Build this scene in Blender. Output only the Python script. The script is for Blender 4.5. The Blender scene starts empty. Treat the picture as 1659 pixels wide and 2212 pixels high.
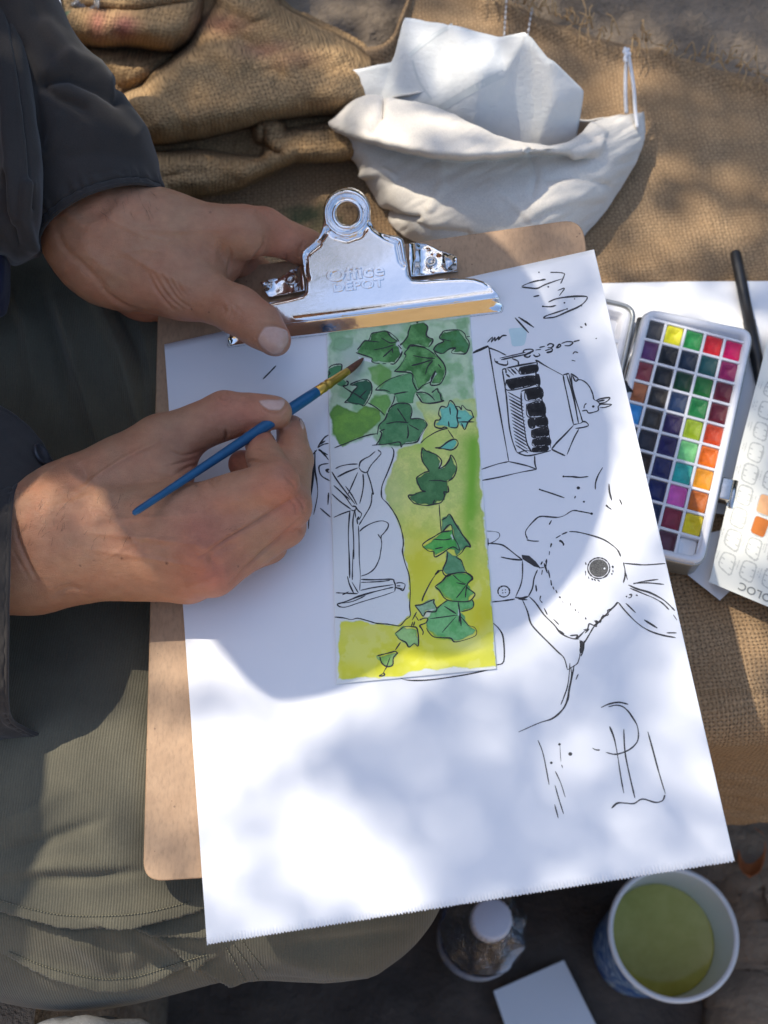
import bpy, bmesh, math, random
import numpy as np
from mathutils import Vector, Matrix
from mathutils.bvhtree import BVHTree
from mathutils.geometry import delaunay_2d_cdt

scene = bpy.context.scene
COL = scene.collection
rng = np.random.default_rng(7)
random.seed(7)

# ------------------------------------------------------------------ camera, sky, sun, exposure
CAM = np.array([0.0, 0.0, 1.14]); TH = math.radians(23.45); FPX = 2772.0
FW = np.array([0, math.sin(TH), -math.cos(TH)]); UPV = np.array([0, math.cos(TH), math.sin(TH)])
cd = bpy.data.cameras.new('camera'); cam = bpy.data.objects.new('camera', cd); COL.objects.link(cam)
cam.location = CAM; cam.rotation_euler = (TH, 0, 0)
cd.sensor_fit = 'VERTICAL'; cd.sensor_height = 36; cd.lens = FPX / 2212 * 36
cd.clip_start = 0.02; cd.clip_end = 200
cd.dof.use_dof = True; cd.dof.focus_distance = 0.615; cd.dof.aperture_fstop = 11.0
scene.camera = cam

SUN_EL = math.radians(55); SUN_AZ = (-0.80, 0.60)          # horizontal direction towards the sun
L = -np.array([SUN_AZ[0] * math.cos(SUN_EL), SUN_AZ[1] * math.cos(SUN_EL), math.sin(SUN_EL)])
world = bpy.data.worlds.new('World'); scene.world = world; world.use_nodes = True
wn = world.node_tree.nodes; bg = wn['Background']
sky = wn.new('ShaderNodeTexSky'); sky.sky_type = 'NISHITA'; sky.sun_disc = False
sky.sun_elevation = SUN_EL; sky.sun_rotation = math.atan2(SUN_AZ[0], SUN_AZ[1])
world.node_tree.links.new(sky.outputs[0], bg.inputs[0]); bg.inputs[1].default_value = 0.15; sky.dust_density = 1.6
sd = bpy.data.lights.new('sun', 'SUN'); sd.energy = 2.75; sd.angle = math.radians(0.53); sd.color = (1.0, 0.92, 0.79)
sun = bpy.data.objects.new('sun', sd); COL.objects.link(sun); sun.location = (-2, 1.5, 4)
sun.rotation_euler = Vector(L).to_track_quat('-Z', 'Y').to_euler()
scene.view_settings.view_transform = 'Standard'; scene.view_settings.look = 'None'
scene.view_settings.exposure = 0.88; scene.view_settings.gamma = 1.0
scene.view_settings.use_curve_mapping = False
scene.render.engine = 'CYCLES'; scene.cycles.use_denoising = True
scene.cycles.max_bounces = 12

# ------------------------------------------------------------------ measuring the place (photograph pixels at 1659 x 2212 -> points in space)
def ray(px, py):
    a = (np.asarray(px, float) - 829.5) / FPX; b = -(np.asarray(py, float) - 1106) / FPX
    return a[..., None] * np.array([1, 0, 0]) + b[..., None] * UPV + FW
def at(px, py, z):
    d = ray(px, py); t = (np.asarray(z, float) - CAM[2]) / d[..., 2]
    return CAM + d * t[..., None]
BN = np.array([-0.188, -0.026, 0.981]); BN /= np.linalg.norm(BN); BO = CAM + 0.621 * FW
def bd(px, py, h=0.0):                                       # h in millimetres above the clipboard's face
    d = ray(px, py); t = ((BO - CAM) @ BN + np.asarray(h, float) / 1000.0) / (d @ BN)
    return CAM + d * t[..., None]
def uv(p):
    q = np.asarray(p) - CAM; z = q @ FW
    return 829.5 + FPX * q[..., 0] / z, 1106 - FPX * (q @ UPV) / z
def conv(ox, oy, s):
    return lambda pts: [((x / s + ox) / 1.507, (y / s + oy) / 1.507) for x, y in pts]
cA = conv(1000, 1000, 2.37); cB = conv(1000, 1500, 2.37); cC = conv(1500, 800, 2.37); cD = conv(1500, 1600, 1.8433)
cK = conv(700, 550, 1.659); cP = conv(1900, 800, 1.8433); cL = conv(0, 450, 1.659); cR = conv(0, 1150, 1.508)

# ------------------------------------------------------------------ helpers
def fast_mesh(name, V, F, smooth=True):
    me = bpy.data.meshes.new(name); V = np.asarray(V, np.float32)
    if isinstance(F, np.ndarray):
        n, k = F.shape
        me.vertices.add(len(V)); me.vertices.foreach_set('co', V.ravel())
        me.loops.add(n * k); me.loops.foreach_set('vertex_index', F.astype(np.int32).ravel())
        me.polygons.add(n); me.polygons.foreach_set('loop_start', np.arange(0, n * k, k, dtype=np.int32))
        me.update(calc_edges=True)
    else:
        me.from_pydata([tuple(v) for v in V.tolist()], [], F)
    me.validate()
    me.polygons.foreach_set('use_smooth', [smooth] * len(me.polygons)); me.update()
    return me
def link(name, me, mat=None, parent=None):
    o = bpy.data.objects.new(name, me); COL.objects.link(o)
    if mat is not None: o.data.materials.append(mat)
    if parent is not None:
        o.parent = parent
        w = parent; base = Vector(parent.location)
        while w.parent: w = w.parent; base = base + Vector(w.location)
        o.location = -base
    return o
def mesh_obj(name, V, F, mat, parent=None, smooth=True):
    return link(name, fast_mesh(name, V, F, smooth), mat, parent)
def tag(o, label=None, cat=None, group=None, kind=None):
    if label: o['label'] = label
    if cat: o['category'] = cat
    if group: o['group'] = group
    if kind: o['kind'] = kind
    return o
def thing(name, loc, label, cat, group=None):
    o = bpy.data.objects.new(name, None); COL.objects.link(o); o.location = tuple(map(float, loc)); o.empty_display_size = 0.02
    return tag(o, label, cat, group)
def set_attr(me, name, C):
    a = me.color_attributes.new(name, 'FLOAT_COLOR', 'POINT')
    C = np.asarray(C, np.float32)
    if C.shape[1] == 3: C = np.concatenate([C, np.ones((len(C), 1), np.float32)], 1)
    a.data.foreach_set('color', C.ravel())
def set_uv(me, UVv):
    lay = me.uv_layers.new(name='UVMap'); li = np.empty(len(me.loops), np.int32); me.loops.foreach_get('vertex_index', li)
    lay.data.foreach_set('uv', np.asarray(UVv, np.float32)[li].ravel())
def grid_faces(nr, nc, wrap=False):
    i = np.arange(nr - 1)[:, None]; j = np.arange(nc if wrap else nc - 1)[None, :]; j2 = (j + 1) % nc
    return np.stack([i * nc + j, i * nc + j2, (i + 1) * nc + j2, (i + 1) * nc + j], -1).reshape(-1, 4)
def cr_matrix(n, m):
    M = np.zeros((m, n)); t = np.linspace(0, n - 1, m)
    for r, x in enumerate(t):
        i = min(int(x), n - 2); f = x - i
        w = [-.5 * f + f * f - .5 * f ** 3, 1 - 2.5 * f * f + 1.5 * f ** 3, .5 * f + 2 * f * f - 1.5 * f ** 3, -.5 * f * f + .5 * f ** 3]
        for k in range(4):
            q = i - 1 + k
            if q < 0: M[r, 0] += 2 * w[k]; M[r, 1] -= w[k]
            elif q > n - 1: M[r, n - 1] += 2 * w[k]; M[r, n - 2] -= w[k]
            else: M[r, q] += w[k]
    return M
def smooth_line(pts, k=5):
    P = np.asarray(pts, float)
    if len(P) < 3: k = max(k, 2)
    return cr_matrix(len(P), (len(P) - 1) * k + 1) @ P
def surf(ctrl, nr, nc):                                       # Catmull-Rom patch through a grid of points
    C = np.asarray(ctrl, float); A = cr_matrix(C.shape[0], nr); B = cr_matrix(C.shape[1], nc)
    return np.einsum('ri,ijk,cj->rck', A, C, B)
def vnoise(P, s, seed=0):
    P = np.asarray(P, float) / s + seed * 17.31; i = np.floor(P).astype(np.int64); f = P - i; f = f * f * (3 - 2 * f)
    def h(a, b, c):
        n = (a * 374761393 + b * 668265263 + c * 2147483647 + seed * 1274126177) & 0xFFFFFFFF
        n = ((n ^ (n >> 13)) * 1274126177) & 0xFFFFFFFF
        return ((n ^ (n >> 16)) & 0xFFFF) / 32767.5 - 1
    r = 0
    for dx in (0, 1):
        for dy in (0, 1):
            for dz in (0, 1):
                w = (f[..., 0] if dx else 1 - f[..., 0]) * (f[..., 1] if dy else 1 - f[..., 1]) * (f[..., 2] if dz else 1 - f[..., 2])
                r = r + w * h(i[..., 0] + dx, i[..., 1] + dy, i[..., 2] + dz)
    return r
def fbm(P, s, seed=0, o=4):
    return sum(vnoise(P, s / 2 ** k, seed + k) / 2 ** k for k in range(o))
def n2(x, y, s, seed=0, o=4): return fbm(np.stack([x, y, np.zeros_like(x)], -1), s, seed, o)
def seg_dist(X, Y, pts):                                      # distance, side and position along a polyline
    best = np.full(X.shape, 1e9); side = np.zeros(X.shape); along = np.zeros(X.shape)
    P = np.asarray(pts, float); acc = 0; tot = np.sum(np.hypot(*(P[1:] - P[:-1]).T))
    for a, b in zip(P[:-1], P[1:]):
        d = b - a; l = math.hypot(*d) + 1e-9; t = np.clip(((X - a[0]) * d[0] + (Y - a[1]) * d[1]) / l ** 2, 0, 1)
        ex = X - a[0] - t * d[0]; ey = Y - a[1] - t * d[1]; q = np.hypot(ex, ey); m = q < best
        best = np.where(m, q, best); side = np.where(m, np.sign(d[0] * ey - d[1] * ex), side); along = np.where(m, (acc + t * l) / tot, along); acc += l
    return best, side, along
def inside(X, Y, poly):
    P = np.asarray(poly, float); r = np.zeros(X.shape, bool); j = len(P) - 1
    for i in range(len(P)):
        (xi, yi), (xj, yj) = P[i], P[j]
        if yi != yj: r ^= ((yi > Y) != (yj > Y)) & (X < (xj - xi) * (Y - yi) / (yj - yi) + xi)
        j = i
    return r
def signed(X, Y, poly):                                       # positive inside
    d, _, _ = seg_dist(X, Y, list(poly) + [poly[0]]); return np.where(inside(X, Y, poly), d, -d)
def sstep(a, b, x): t = np.clip((x - a) / (b - a), 0, 1); return t * t * (3 - 2 * t)
def normals(V, F):
    V = np.asarray(V); N = np.zeros_like(V); n = np.cross(V[F[:, 1]] - V[F[:, 0]], V[F[:, 2]] - V[F[:, 0]])
    for k in range(F.shape[1]):
        for c in range(3): N[:, c] += np.bincount(F[:, k], n[:, c], len(V))
    return N / (np.linalg.norm(N, axis=1, keepdims=True) + 1e-12)
def tube(path, rad, ns=10, cap=True):
    P = np.asarray(path, float); R = np.broadcast_to(np.asarray(rad, float), (len(P),))
    T = np.gradient(P, axis=0); T /= np.linalg.norm(T, axis=1, keepdims=True) + 1e-12
    ref = np.array([0, 0, 1.0]) if abs(T[0, 2]) < .9 else np.array([1.0, 0, 0]); V = []
    for p, t, r in zip(P, T, R):
        a = np.cross(t, ref); a /= np.linalg.norm(a); b = np.cross(t, a); ref = np.cross(a, t) if np.linalg.norm(np.cross(a, t)) > 0 else ref
        th = np.linspace(0, 2 * math.pi, ns, endpoint=False)
        V.append(p + r * (np.cos(th)[:, None] * a + np.sin(th)[:, None] * b))
    V = np.concatenate(V); F = [tuple(f) for f in grid_faces(len(P), ns, True).tolist()]
    if cap: F += [tuple(range(ns))[::-1], tuple(range((len(P) - 1) * ns, len(P) * ns))]
    return V, F
def lathe(base, axis, prof, ns=48):                           # prof: list of (r, t) along axis
    ax = np.asarray(axis, float); ax /= np.linalg.norm(ax); a = np.cross(ax, [0, 1, 0.01]); a /= np.linalg.norm(a); b = np.cross(ax, a)
    th = np.linspace(0, 2 * math.pi, ns, endpoint=False); V = []
    for r, t in prof: V.append(np.asarray(base) + t * ax + r * (np.cos(th)[:, None] * a + np.sin(th)[:, None] * b))
    return np.concatenate(V), grid_faces(len(prof), ns, True)
def merge(parts):
    V, F, o = [], [], 0
    for v, f in parts:
        f = f.tolist() if isinstance(f, np.ndarray) else f
        V.append(np.asarray(v)); F += [tuple(i + o for i in q) for q in f]; o += len(v)
    return np.concatenate(V), F
def box(o, ex, ey, ez):                                       # corner and three edges
    o, ex, ey, ez = map(np.asarray, (o, ex, ey, ez)); V = [o + a * ex + b * ey + c * ez for c in (0, 1) for b in (0, 1) for a in (0, 1)]
    return np.array(V), [(0, 2, 3, 1), (4, 5, 7, 6), (0, 1, 5, 4), (1, 3, 7, 5), (3, 2, 6, 7), (2, 0, 4, 6)]
def solid_down(o, V, F, t):                                    # thickness grows away from the board's face
    n = normals(np.asarray(V), np.asarray(F)); return solid(o, t, -1 if (n @ BN).sum() > 0 else 1)
def bevel(o, w, seg=2):
    m = o.modifiers.new('bevel', 'BEVEL'); m.width = w; m.segments = seg; m.limit_method = 'ANGLE'; m.angle_limit = math.radians(40); return o
def solid(o, t, off=-1):
    m = o.modifiers.new('thickness', 'SOLIDIFY'); m.thickness = t; m.offset = off; return o
def rounded(corners, r, n=6):                                 # polygon in pixels with rounded corners
    P = np.asarray(corners, float); out = []
    for i in range(len(P)):
        p, a, b = P[i], P[i - 1] - P[i], P[(i + 1) % len(P)] - P[i]; a /= np.linalg.norm(a); b /= np.linalg.norm(b)
        s, e = p + a * r, p + b * r
        for t in np.linspace(0, 1, n): out.append((1 - t) ** 2 * s + 2 * t * (1 - t) * p + t * t * e)
    return [tuple(q) for q in out]
def slab(name, poly, top, h0, h1, mat, parent=None, bev=0.0):  # plate between two heights, outline in pixels
    P = np.asarray(poly, float); n = len(P); V = np.concatenate([top(P[:, 0], P[:, 1], np.full(n, h1)), top(P[:, 0], P[:, 1], np.full(n, h0))])
    nn = np.cross(V[1] - V[0], V[n // 2] - V[0]); up = nn[2] > 0
    F = [tuple(range(n)) if up else tuple(range(n))[::-1], tuple(range(n, 2 * n))[::-1] if up else tuple(range(n, 2 * n))]
    for i in range(n):
        j = (i + 1) % n; F.append((i, n + i, n + j, j) if up else (i, j, n + j, n + i))
    o = mesh_obj(name, V, F, mat, parent, smooth=False)
    if bev: bevel(o, bev)
    return o
def cdt(outline, holes, step, extra=()):                      # triangulated plate with inner points, in pixels
    pts, edges = [], []
    for loop in [outline] + list(holes):
        s = len(pts); pts += [tuple(map(float, p)) for p in loop]; edges += [(s + i, s + (i + 1) % len(loop)) for i in range(len(loop))]
    O = np.asarray(outline, float); gx, gy = np.meshgrid(np.arange(O[:, 0].min(), O[:, 0].max(), step), np.arange(O[:, 1].min(), O[:, 1].max(), step))
    gx = gx + (np.arange(gx.shape[0]) % 2)[:, None] * step / 2; gx, gy = gx.ravel(), gy.ravel()
    m = signed(gx, gy, outline) > step * .45
    for h in holes: m &= signed(gx, gy, h) < -step * .45
    pts += list(zip(gx[m].tolist(), gy[m].tolist())) + list(extra)
    v, e, f, *_ = delaunay_2d_cdt([Vector(p) for p in pts], edges, [], 1 if not holes else 0, 1e-5)
    V = np.array([tuple(p) for p in v]); F = np.array([tuple(q) for q in f if len(q) == 3])
    if holes:
        c = V[F].mean(1); k = inside(c[:, 0], c[:, 1], outline)
        for h in holes: k &= ~inside(c[:, 0], c[:, 1], h)
        F = F[k]
    a = V[F[:, 1]] - V[F[:, 0]]; b = V[F[:, 2]] - V[F[:, 0]]; fl = a[:, 0] * b[:, 1] - a[:, 1] * b[:, 0] > 0
    F[fl] = F[fl][:, ::-1]
    return V, F
def ribbons(lines, S, w, seed=3):                             # hand-drawn ink: lines in pixels on a surface S(px,py)
    r = np.random.default_rng(seed); V, F, o = [], [], 0
    for ln in lines:
        ww = w
        if isinstance(ln, tuple) and isinstance(ln[0], list): ln, ww = ln[0], w * ln[1]
        P = smooth_line(ln, 4); n = len(P); T = np.gradient(P, axis=0); T /= np.linalg.norm(T, axis=1, keepdims=True) + 1e-9
        N = np.stack([-T[:, 1], T[:, 0]], 1); k = np.ones(n); k[0] = k[-1] = .45
        hw = ww * .5 * k * (1 + .22 * np.convolve(r.normal(size=n + 4), np.ones(5) / 2.2, 'valid'))
        hw = np.clip(hw, ww * .18, ww)[:, None]
        Q = np.stack([P + N * hw, P - N * hw], 1).reshape(-1, 2); V.append(S(Q[:, 0], Q[:, 1]))
        F += [(o + 2 * i, o + 2 * i + 1, o + 2 * i + 3, o + 2 * i + 2) for i in range(n - 1)]; o += 2 * n
    return np.concatenate(V), F
def dots(lst, S, n=9):
    V, F, o = [], [], 0
    for x, y, r in lst:
        th = np.linspace(0, 2 * math.pi, n, endpoint=False); V.append(S(x + r * np.cos(th), y + r * .9 * np.sin(th))); F.append(tuple(range(o, o + n))); o += n
    return np.concatenate(V), F
def fills(polys, S):
    V, F, o = [], [], 0
    for p in polys:
        P = np.asarray(p, float); V.append(S(P[:, 0], P[:, 1])); F.append(tuple(range(o, o + len(P)))); o += len(P)
    return np.concatenate(V), F

# ------------------------------------------------------------------ implicit surfaces for hands and cloth-covered limbs
def sdf_grid(prims, lo, hi, vox):
    n = np.ceil((np.asarray(hi) - lo) / vox).astype(int) + 1
    D = np.full(n, 0.05, np.float32)
    for a, b, ra, rb, k in prims:
        a, b = np.asarray(a, float), np.asarray(b, float); m = max(ra, rb) + k + 2.5 * vox
        i0 = np.maximum(((np.minimum(a, b) - m - lo) / vox).astype(int), 0); i1 = np.minimum(np.ceil((np.maximum(a, b) + m - lo) / vox).astype(int) + 1, n)
        if np.any(i1 <= i0): continue
        X, Y, Z = np.meshgrid(*[np.arange(i0[c], i1[c]) * vox + lo[c] for c in range(3)], indexing='ij', sparse=True)
        d = b - a; l2 = d @ d + 1e-12
        t = np.clip(((X - a[0]) * d[0] + (Y - a[1]) * d[1] + (Z - a[2]) * d[2]) / l2, 0, 1)
        q = np.sqrt((X - a[0] - t * d[0]) ** 2 + (Y - a[1] - t * d[1]) ** 2 + (Z - a[2] - t * d[2]) ** 2) - (ra + (rb - ra) * t)
        s = D[i0[0]:i1[0], i0[1]:i1[1], i0[2]:i1[2]]; h = np.maximum(k - np.abs(s - q), 0) / k
        D[i0[0]:i1[0], i0[1]:i1[1], i0[2]:i1[2]] = np.minimum(s, q) - h * h * k * .25
    return D
def surface_nets(D, lo, vox):
    ins = D < 0; c = np.zeros(np.array(D.shape) - 1, np.int8)
    for dx in (0, 1):
        for dy in (0, 1):
            for dz in (0, 1): c += ins[dx:D.shape[0] - 1 + dx, dy:D.shape[1] - 1 + dy, dz:D.shape[2] - 1 + dz]
    I = np.argwhere((c > 0) & (c < 8)); idx = np.full(c.shape, -1, np.int64); idx[tuple(I.T)] = np.arange(len(I))
    cs = [(x, y, z) for x in (0, 1) for y in (0, 1) for z in (0, 1)]; v = {q: D[I[:, 0] + q[0], I[:, 1] + q[1], I[:, 2] + q[2]] for q in cs}
    P = np.zeros((len(I), 3)); k = np.zeros(len(I))
    for q in cs:
        for ax in range(3):
            if q[ax] == 0:
                w = list(q); w[ax] = 1; w = tuple(w); m = (v[q] < 0) != (v[w] < 0); t = v[q] / np.where(m, v[q] - v[w], 1)
                for d in range(3): P[:, d] += np.where(m, q[d] + (t if d == ax else 0), 0)
                k += m
    V = (I + P / k[:, None]) * vox + lo; F = []
    for ax in range(3):
        s = [slice(None)] * 3; s2 = [slice(None)] * 3; s[ax] = slice(0, -1); s2[ax] = slice(1, None)
        e = ins[tuple(s)] != ins[tuple(s2)]; E = np.argwhere(e); u, w = (ax + 1) % 3, (ax + 2) % 3
        E = E[(E[:, u] > 0) & (E[:, w] > 0) & (E[:, u] < D.shape[u] - 1) & (E[:, w] < D.shape[w] - 1)]
        g = ins[tuple(s)][tuple(E.T)]; q = []
        for du, dw in ((1, 1), (0, 1), (0, 0), (1, 0)):
            Z = E.copy(); Z[:, u] -= du; Z[:, w] -= dw; q.append(idx[tuple(Z.T)])
        Q = np.stack(q, 1); Q[~g] = Q[~g][:, ::-1]; F.append(Q)
    return V, np.concatenate(F)
def relax(V, F, n, lam=.5):
    E = np.concatenate([F[:, [i, (i + 1) % F.shape[1]]] for i in range(F.shape[1])]); a = np.concatenate([E[:, 0], E[:, 1]]); b = np.concatenate([E[:, 1], E[:, 0]])
    deg = np.bincount(a, minlength=len(V))[:, None] + 1e-9
    for k in range(n):
        M = np.stack([np.bincount(a, V[b, c], len(V)) for c in range(3)], 1) / deg
        V = V + (lam if k % 2 == 0 else -lam * .9) * (M - V)
    return V

# ------------------------------------------------------------------ materials
def mat(name, base=(.8, .8, .8), rough=.6, metal=0, **kw):
    m = bpy.data.materials.new(name); m.use_nodes = True; b = m.node_tree.nodes['Principled BSDF']
    b.inputs['Base Color'].default_value = (*base, 1); b.inputs['Roughness'].default_value = rough; b.inputs['Metallic'].default_value = metal
    for k, v in kw.items(): b.inputs[k.replace('_', ' ')].default_value = v
    return m
class NT:
    def __init__(s, m): s.t = m.node_tree; s.b = s.t.nodes['Principled BSDF']
    def n(s, typ, **kw):
        x = s.t.nodes.new('ShaderNode' + typ)
        for k, v in kw.items():
            if k[0] == 'i' and k[1:].isdigit(): x.inputs[int(k[1:])].default_value = v
            else: setattr(x, k, v)
        return x
    def l(s, a, b): s.t.links.new(a, b)
    def coord(s, kind='Object', sc=None):
        c = s.n('TexCoord').outputs[kind]
        if sc is None: return c
        mp = s.n('Mapping'); mp.inputs['Scale'].default_value = sc if hasattr(sc, '__len__') else (sc,) * 3; s.l(c, mp.inputs[0]); return mp.outputs[0]
    def noise(s, co, sc, det=4, rough=.6):
        x = s.n('TexNoise'); x.inputs['Scale'].default_value = sc; x.inputs['Detail'].default_value = det; x.inputs['Roughness'].default_value = rough; s.l(co, x.inputs['Vector']); return x.outputs[0]
    def ramp(s, f, stops):
        r = s.n('ValToRGB'); e = r.color_ramp.elements
        while len(e) < len(stops): e.new(.5)
        for q, (p, c) in zip(e, stops): q.position = p; q.color = (*c, 1) if len(c) == 3 else c
        s.l(f, r.inputs[0]); return r.outputs[0]
    def math(s, op, a, b=None, c=None):
        x = s.n('Math', operation=op)
        for i, v in enumerate((a, b, c)):
            if v is None: continue
            if isinstance(v, (int, float)): x.inputs[i].default_value = v
            else: s.l(v, x.inputs[i])
        return x.outputs[0]
    def mix(s, f, a, b, mode='MIX'):
        x = s.n('Mix', data_type='RGBA', blend_type=mode)
        for i, v in ((0, f), (6, a), (7, b)):
            if isinstance(v, (int, float)): x.inputs[i].default_value = v
            elif isinstance(v, tuple): x.inputs[i].default_value = (*v, 1)
            else: s.l(v, x.inputs[i])
        return x.outputs[2]
    def bump(s, h, st, dist, prev=None):
        x = s.n('Bump'); x.inputs['Strength'].default_value = st; x.inputs['Distance'].default_value = dist; s.l(h, x.inputs['Height'])
        if prev is not None: s.l(prev, x.inputs['Normal'])
        return x.outputs[0]
    def out(s, col=None, nor=None, rough=None):
        if col is not None: s.l(col, s.b.inputs['Base Color'])
        if nor is not None: s.l(nor, s.b.inputs['Normal'])
        if rough is not None: s.l(rough, s.b.inputs['Roughness'])
def noisy(name, c1, c2, sc=40, rough=.7, bump=0.0, bsc=200, bdist=.001, metal=0, **kw):
    m = mat(name, c1, rough, metal, **kw); t = NT(m); co = t.coord()
    f = t.noise(co, sc, 6, .65); col = t.ramp(f, [(.3, c1), (.7, c2)])
    nor = t.bump(t.noise(co, bsc, 5, .7), bump, bdist) if bump else None
    t.out(col, nor); return m
def weave(name, dark, light, pitch, warp=.8, stain=True, bumpd=.0012):
    m = mat(name, light, .95); t = NT(m); uvc = t.coord('UV'); ob = t.coord()
    dis = t.n('VectorMath', operation='SCALE'); nz = t.n('TexNoise'); nz.inputs['Scale'].default_value = 38; t.l(uvc, nz.inputs['Vector'])
    sub = t.n('VectorMath', operation='SUBTRACT'); t.l(nz.outputs[1], sub.inputs[0]); sub.inputs[1].default_value = (.5, .5, .5); t.l(sub.outputs[0], dis.inputs[0]); dis.inputs[3].default_value = pitch * warp * 4
    ad = t.n('VectorMath', operation='ADD'); t.l(uvc, ad.inputs[0]); t.l(dis.outputs[0], ad.inputs[1])
    sp = t.n('SeparateXYZ'); t.l(ad.outputs[0], sp.inputs[0]); k = math.pi / pitch
    su = t.math('SINE', t.math('MULTIPLY', sp.outputs[0], k)); sv = t.math('SINE', t.math('MULTIPLY', sp.outputs[1], k))
    tu = t.math('ABSOLUTE', su); tv = t.math('ABSOLUTE', sv); over = t.math('GREATER_THAN', t.math('MULTIPLY', su, sv), 0.0)
    hgt = t.math('MULTIPLY', t.math('SQRT', t.math('MAXIMUM', tu, tv)), t.math('MULTIPLY_ADD', over, .22, .78))
    fib = t.noise(ob, 700, 4, .7); big = t.noise(ob, 22, 5); yarn = t.math('ADD', t.noise(t.coord('UV', (45, 1000, 1)), 1, 3), t.noise(t.coord('UV', (1000, 45, 1)), 1, 3))
    f = t.math('ADD', t.math('MULTIPLY', hgt, .55), t.math('ADD', t.math('MULTIPLY', fib, .30), t.math('MULTIPLY_ADD', yarn, .55, -.42)))
    col = t.ramp(f, [(.30, dark), (.62, tuple(x * .55 for x in light)), (.95, light), (1.0, tuple(x * 1.12 for x in light))])
    col = t.mix(t.math('MULTIPLY', t.ramp(big, [(.38, (0, 0, 0)), (.72, (1, 1, 1))]), .5), col, tuple(x * y for x, y in zip(light, (.72, .62, .5))))
    if stain:
        a = t.n('Attribute', attribute_name='print'); col = t.mix(a.outputs['Alpha'], col, t.mix(t.math('MULTIPLY', f, 1.2), (.02, .02, .02), a.outputs['Color']))
    hh = t.math('ADD', hgt, t.math('MULTIPLY', fib, .35))
    t.out(col, t.bump(hh, .9, bumpd)); return m
M = {}
M['burlap'] = weave('burlap_weave', (.030, .018, .010), (.46, .305, .165), .0023)
M['sack'] = weave('sack_weave', (.040, .022, .010), (.52, .335, .16), .0026)
def cloth(name, c, rib=None, rough=.9, bumpd=.00035, var=.25):
    m = mat(name, c, rough); t = NT(m); ob = t.coord(); uvc = t.coord('UV')
    v = t.noise(ob, 18, 5); col = t.ramp(v, [(.3, tuple(x * (1 - var) for x in c)), (.7, tuple(x * (1 + var) for x in c))])
    fine = t.noise(ob, 1500, 2); col = t.mix(.35, col, t.ramp(fine, [(.3, (.55, .55, .55)), (.7, (1.3, 1.3, 1.3))]), 'MULTIPLY'); h = t.math('MULTIPLY', fine, .5)
    if rib:
        sp = t.n('SeparateXYZ'); t.l(uvc if rib[2] else ob, sp.inputs[0]); wob = t.math('MULTIPLY', t.noise(ob, 14, 2), rib[1] * 1.2)
        s = t.math('SINE', t.math('MULTIPLY', t.math('ADD', sp.outputs[rib[0]], wob), 2 * math.pi / rib[1])); h = t.math('ADD', h, t.math('MULTIPLY', s, .28))
        col = t.mix(t.math('MULTIPLY_ADD', s, .055, .06), col, tuple(x * .45 for x in c))
    t.out(col, t.bump(h, .8, bumpd)); b = t.b; b.inputs['Sheen Weight'].default_value = .15; return m
M['trouser'] = cloth('olive_trouser_twill', (.115, .104, .069), (0, .0013, 0))
M['shirt'] = cloth('charcoal_shirt_cotton', (.033, .0272, .0232), None)
M['navy'] = cloth('navy_cotton', (.015, .02, .06))
M['thread'] = mat('shirt_thread', (.11, .11, .12), .9)
M['olive_thread'] = mat('olive_thread', (.16, .15, .105), .9)
M['canvas'] = cloth('natural_cotton_canvas', (.80, .735, .64), (0, .0009, 1), .95, .00018, .06)
M['tissue'] = noisy('white_wipe_cloth', (.76, .77, .74), (.82, .82, .79), 60, .9, .5, 260, .0012)
M['tissue'].node_tree.nodes['Principled BSDF'].inputs['Transmission Weight'].default_value = 0.0
M['cord'] = noisy('white_cord', (.68, .68, .70), (.82, .82, .82), 900, .9, .6, 1500, .0005)
M['paper'] = noisy('sketch_paper', (.800, .805, .82), (.82, .82, .83), 25, .8, .12, 1200, .0001)
M['sheet'] = noisy('white_sheet', (.80, .80, .81), (.83, .83, .83), 12, .8, .1, 900, .0001)
M['ink'] = noisy('black_ink', (.012, .012, .016), (.03, .03, .035), 600, .55)
M['pencil_ink'] = noisy('grey_stipple', (.02, .02, .02), (.20, .195, .18), 1900, .8)
def board_mat():
    m = mat('hardboard', (.42, .26, .145), .62); t = NT(m); co = t.coord()
    f = t.noise(co, 60, 6, .7); col = t.ramp(f, [(.3, (.37, .225, .125)), (.7, (.47, .30, .175))])
    fib = t.noise(t.coord('Object', (700, 260, 500)), 1, 3); col = t.mix(.5, col, t.ramp(fib, [(.28, (.62, .6, .58)), (.5, (1, 1, 1)), (.75, (1.18, 1.16, 1.12))]), 'MULTIPLY')
    vo = t.n('TexVoronoi'); vo.inputs['Scale'].default_value = 240; t.l(co, vo.inputs['Vector']); pick = t.math('MULTIPLY', t.math('LESS_THAN', vo.outputs[0], .12), t.math('GREATER_THAN', t.noise(co, 90, 2), .58))
    col = t.mix(t.math('MULTIPLY', pick, .6), col, (.12, .065, .04)); t.out(col, t.bump(fib, .25, .0003)); return m
M['board'] = board_mat()
def chrome_mat():
    m = mat('chrome', (.86, .87, .88), .07, 1); t = NT(m); co = t.coord(); n1 = t.noise(co, 55, 3, .5); n2_ = t.noise(co, 600, 3)
    t.out(None, t.bump(n1, .14, .0012, t.bump(n2_, .12, .0002)), t.ramp(n2_, [(.35, (.05,) * 3), (.75, (.16,) * 3)])); return m
M['chrome'] = chrome_mat()
def attr_mat(name, rough=.8, bump=.2, bsc=900, bd_=.0002):
    m = mat(name, (1, 1, 1), rough); t = NT(m); a = t.n('Attribute', attribute_name='Col'); co = t.coord()
    t.out(a.outputs['Color'], t.bump(t.noise(co, bsc, 4), bump, bd_)); return m
M['watercolour'] = attr_mat('watercolour_paint', .75, .35, 900, .00025)
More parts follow.
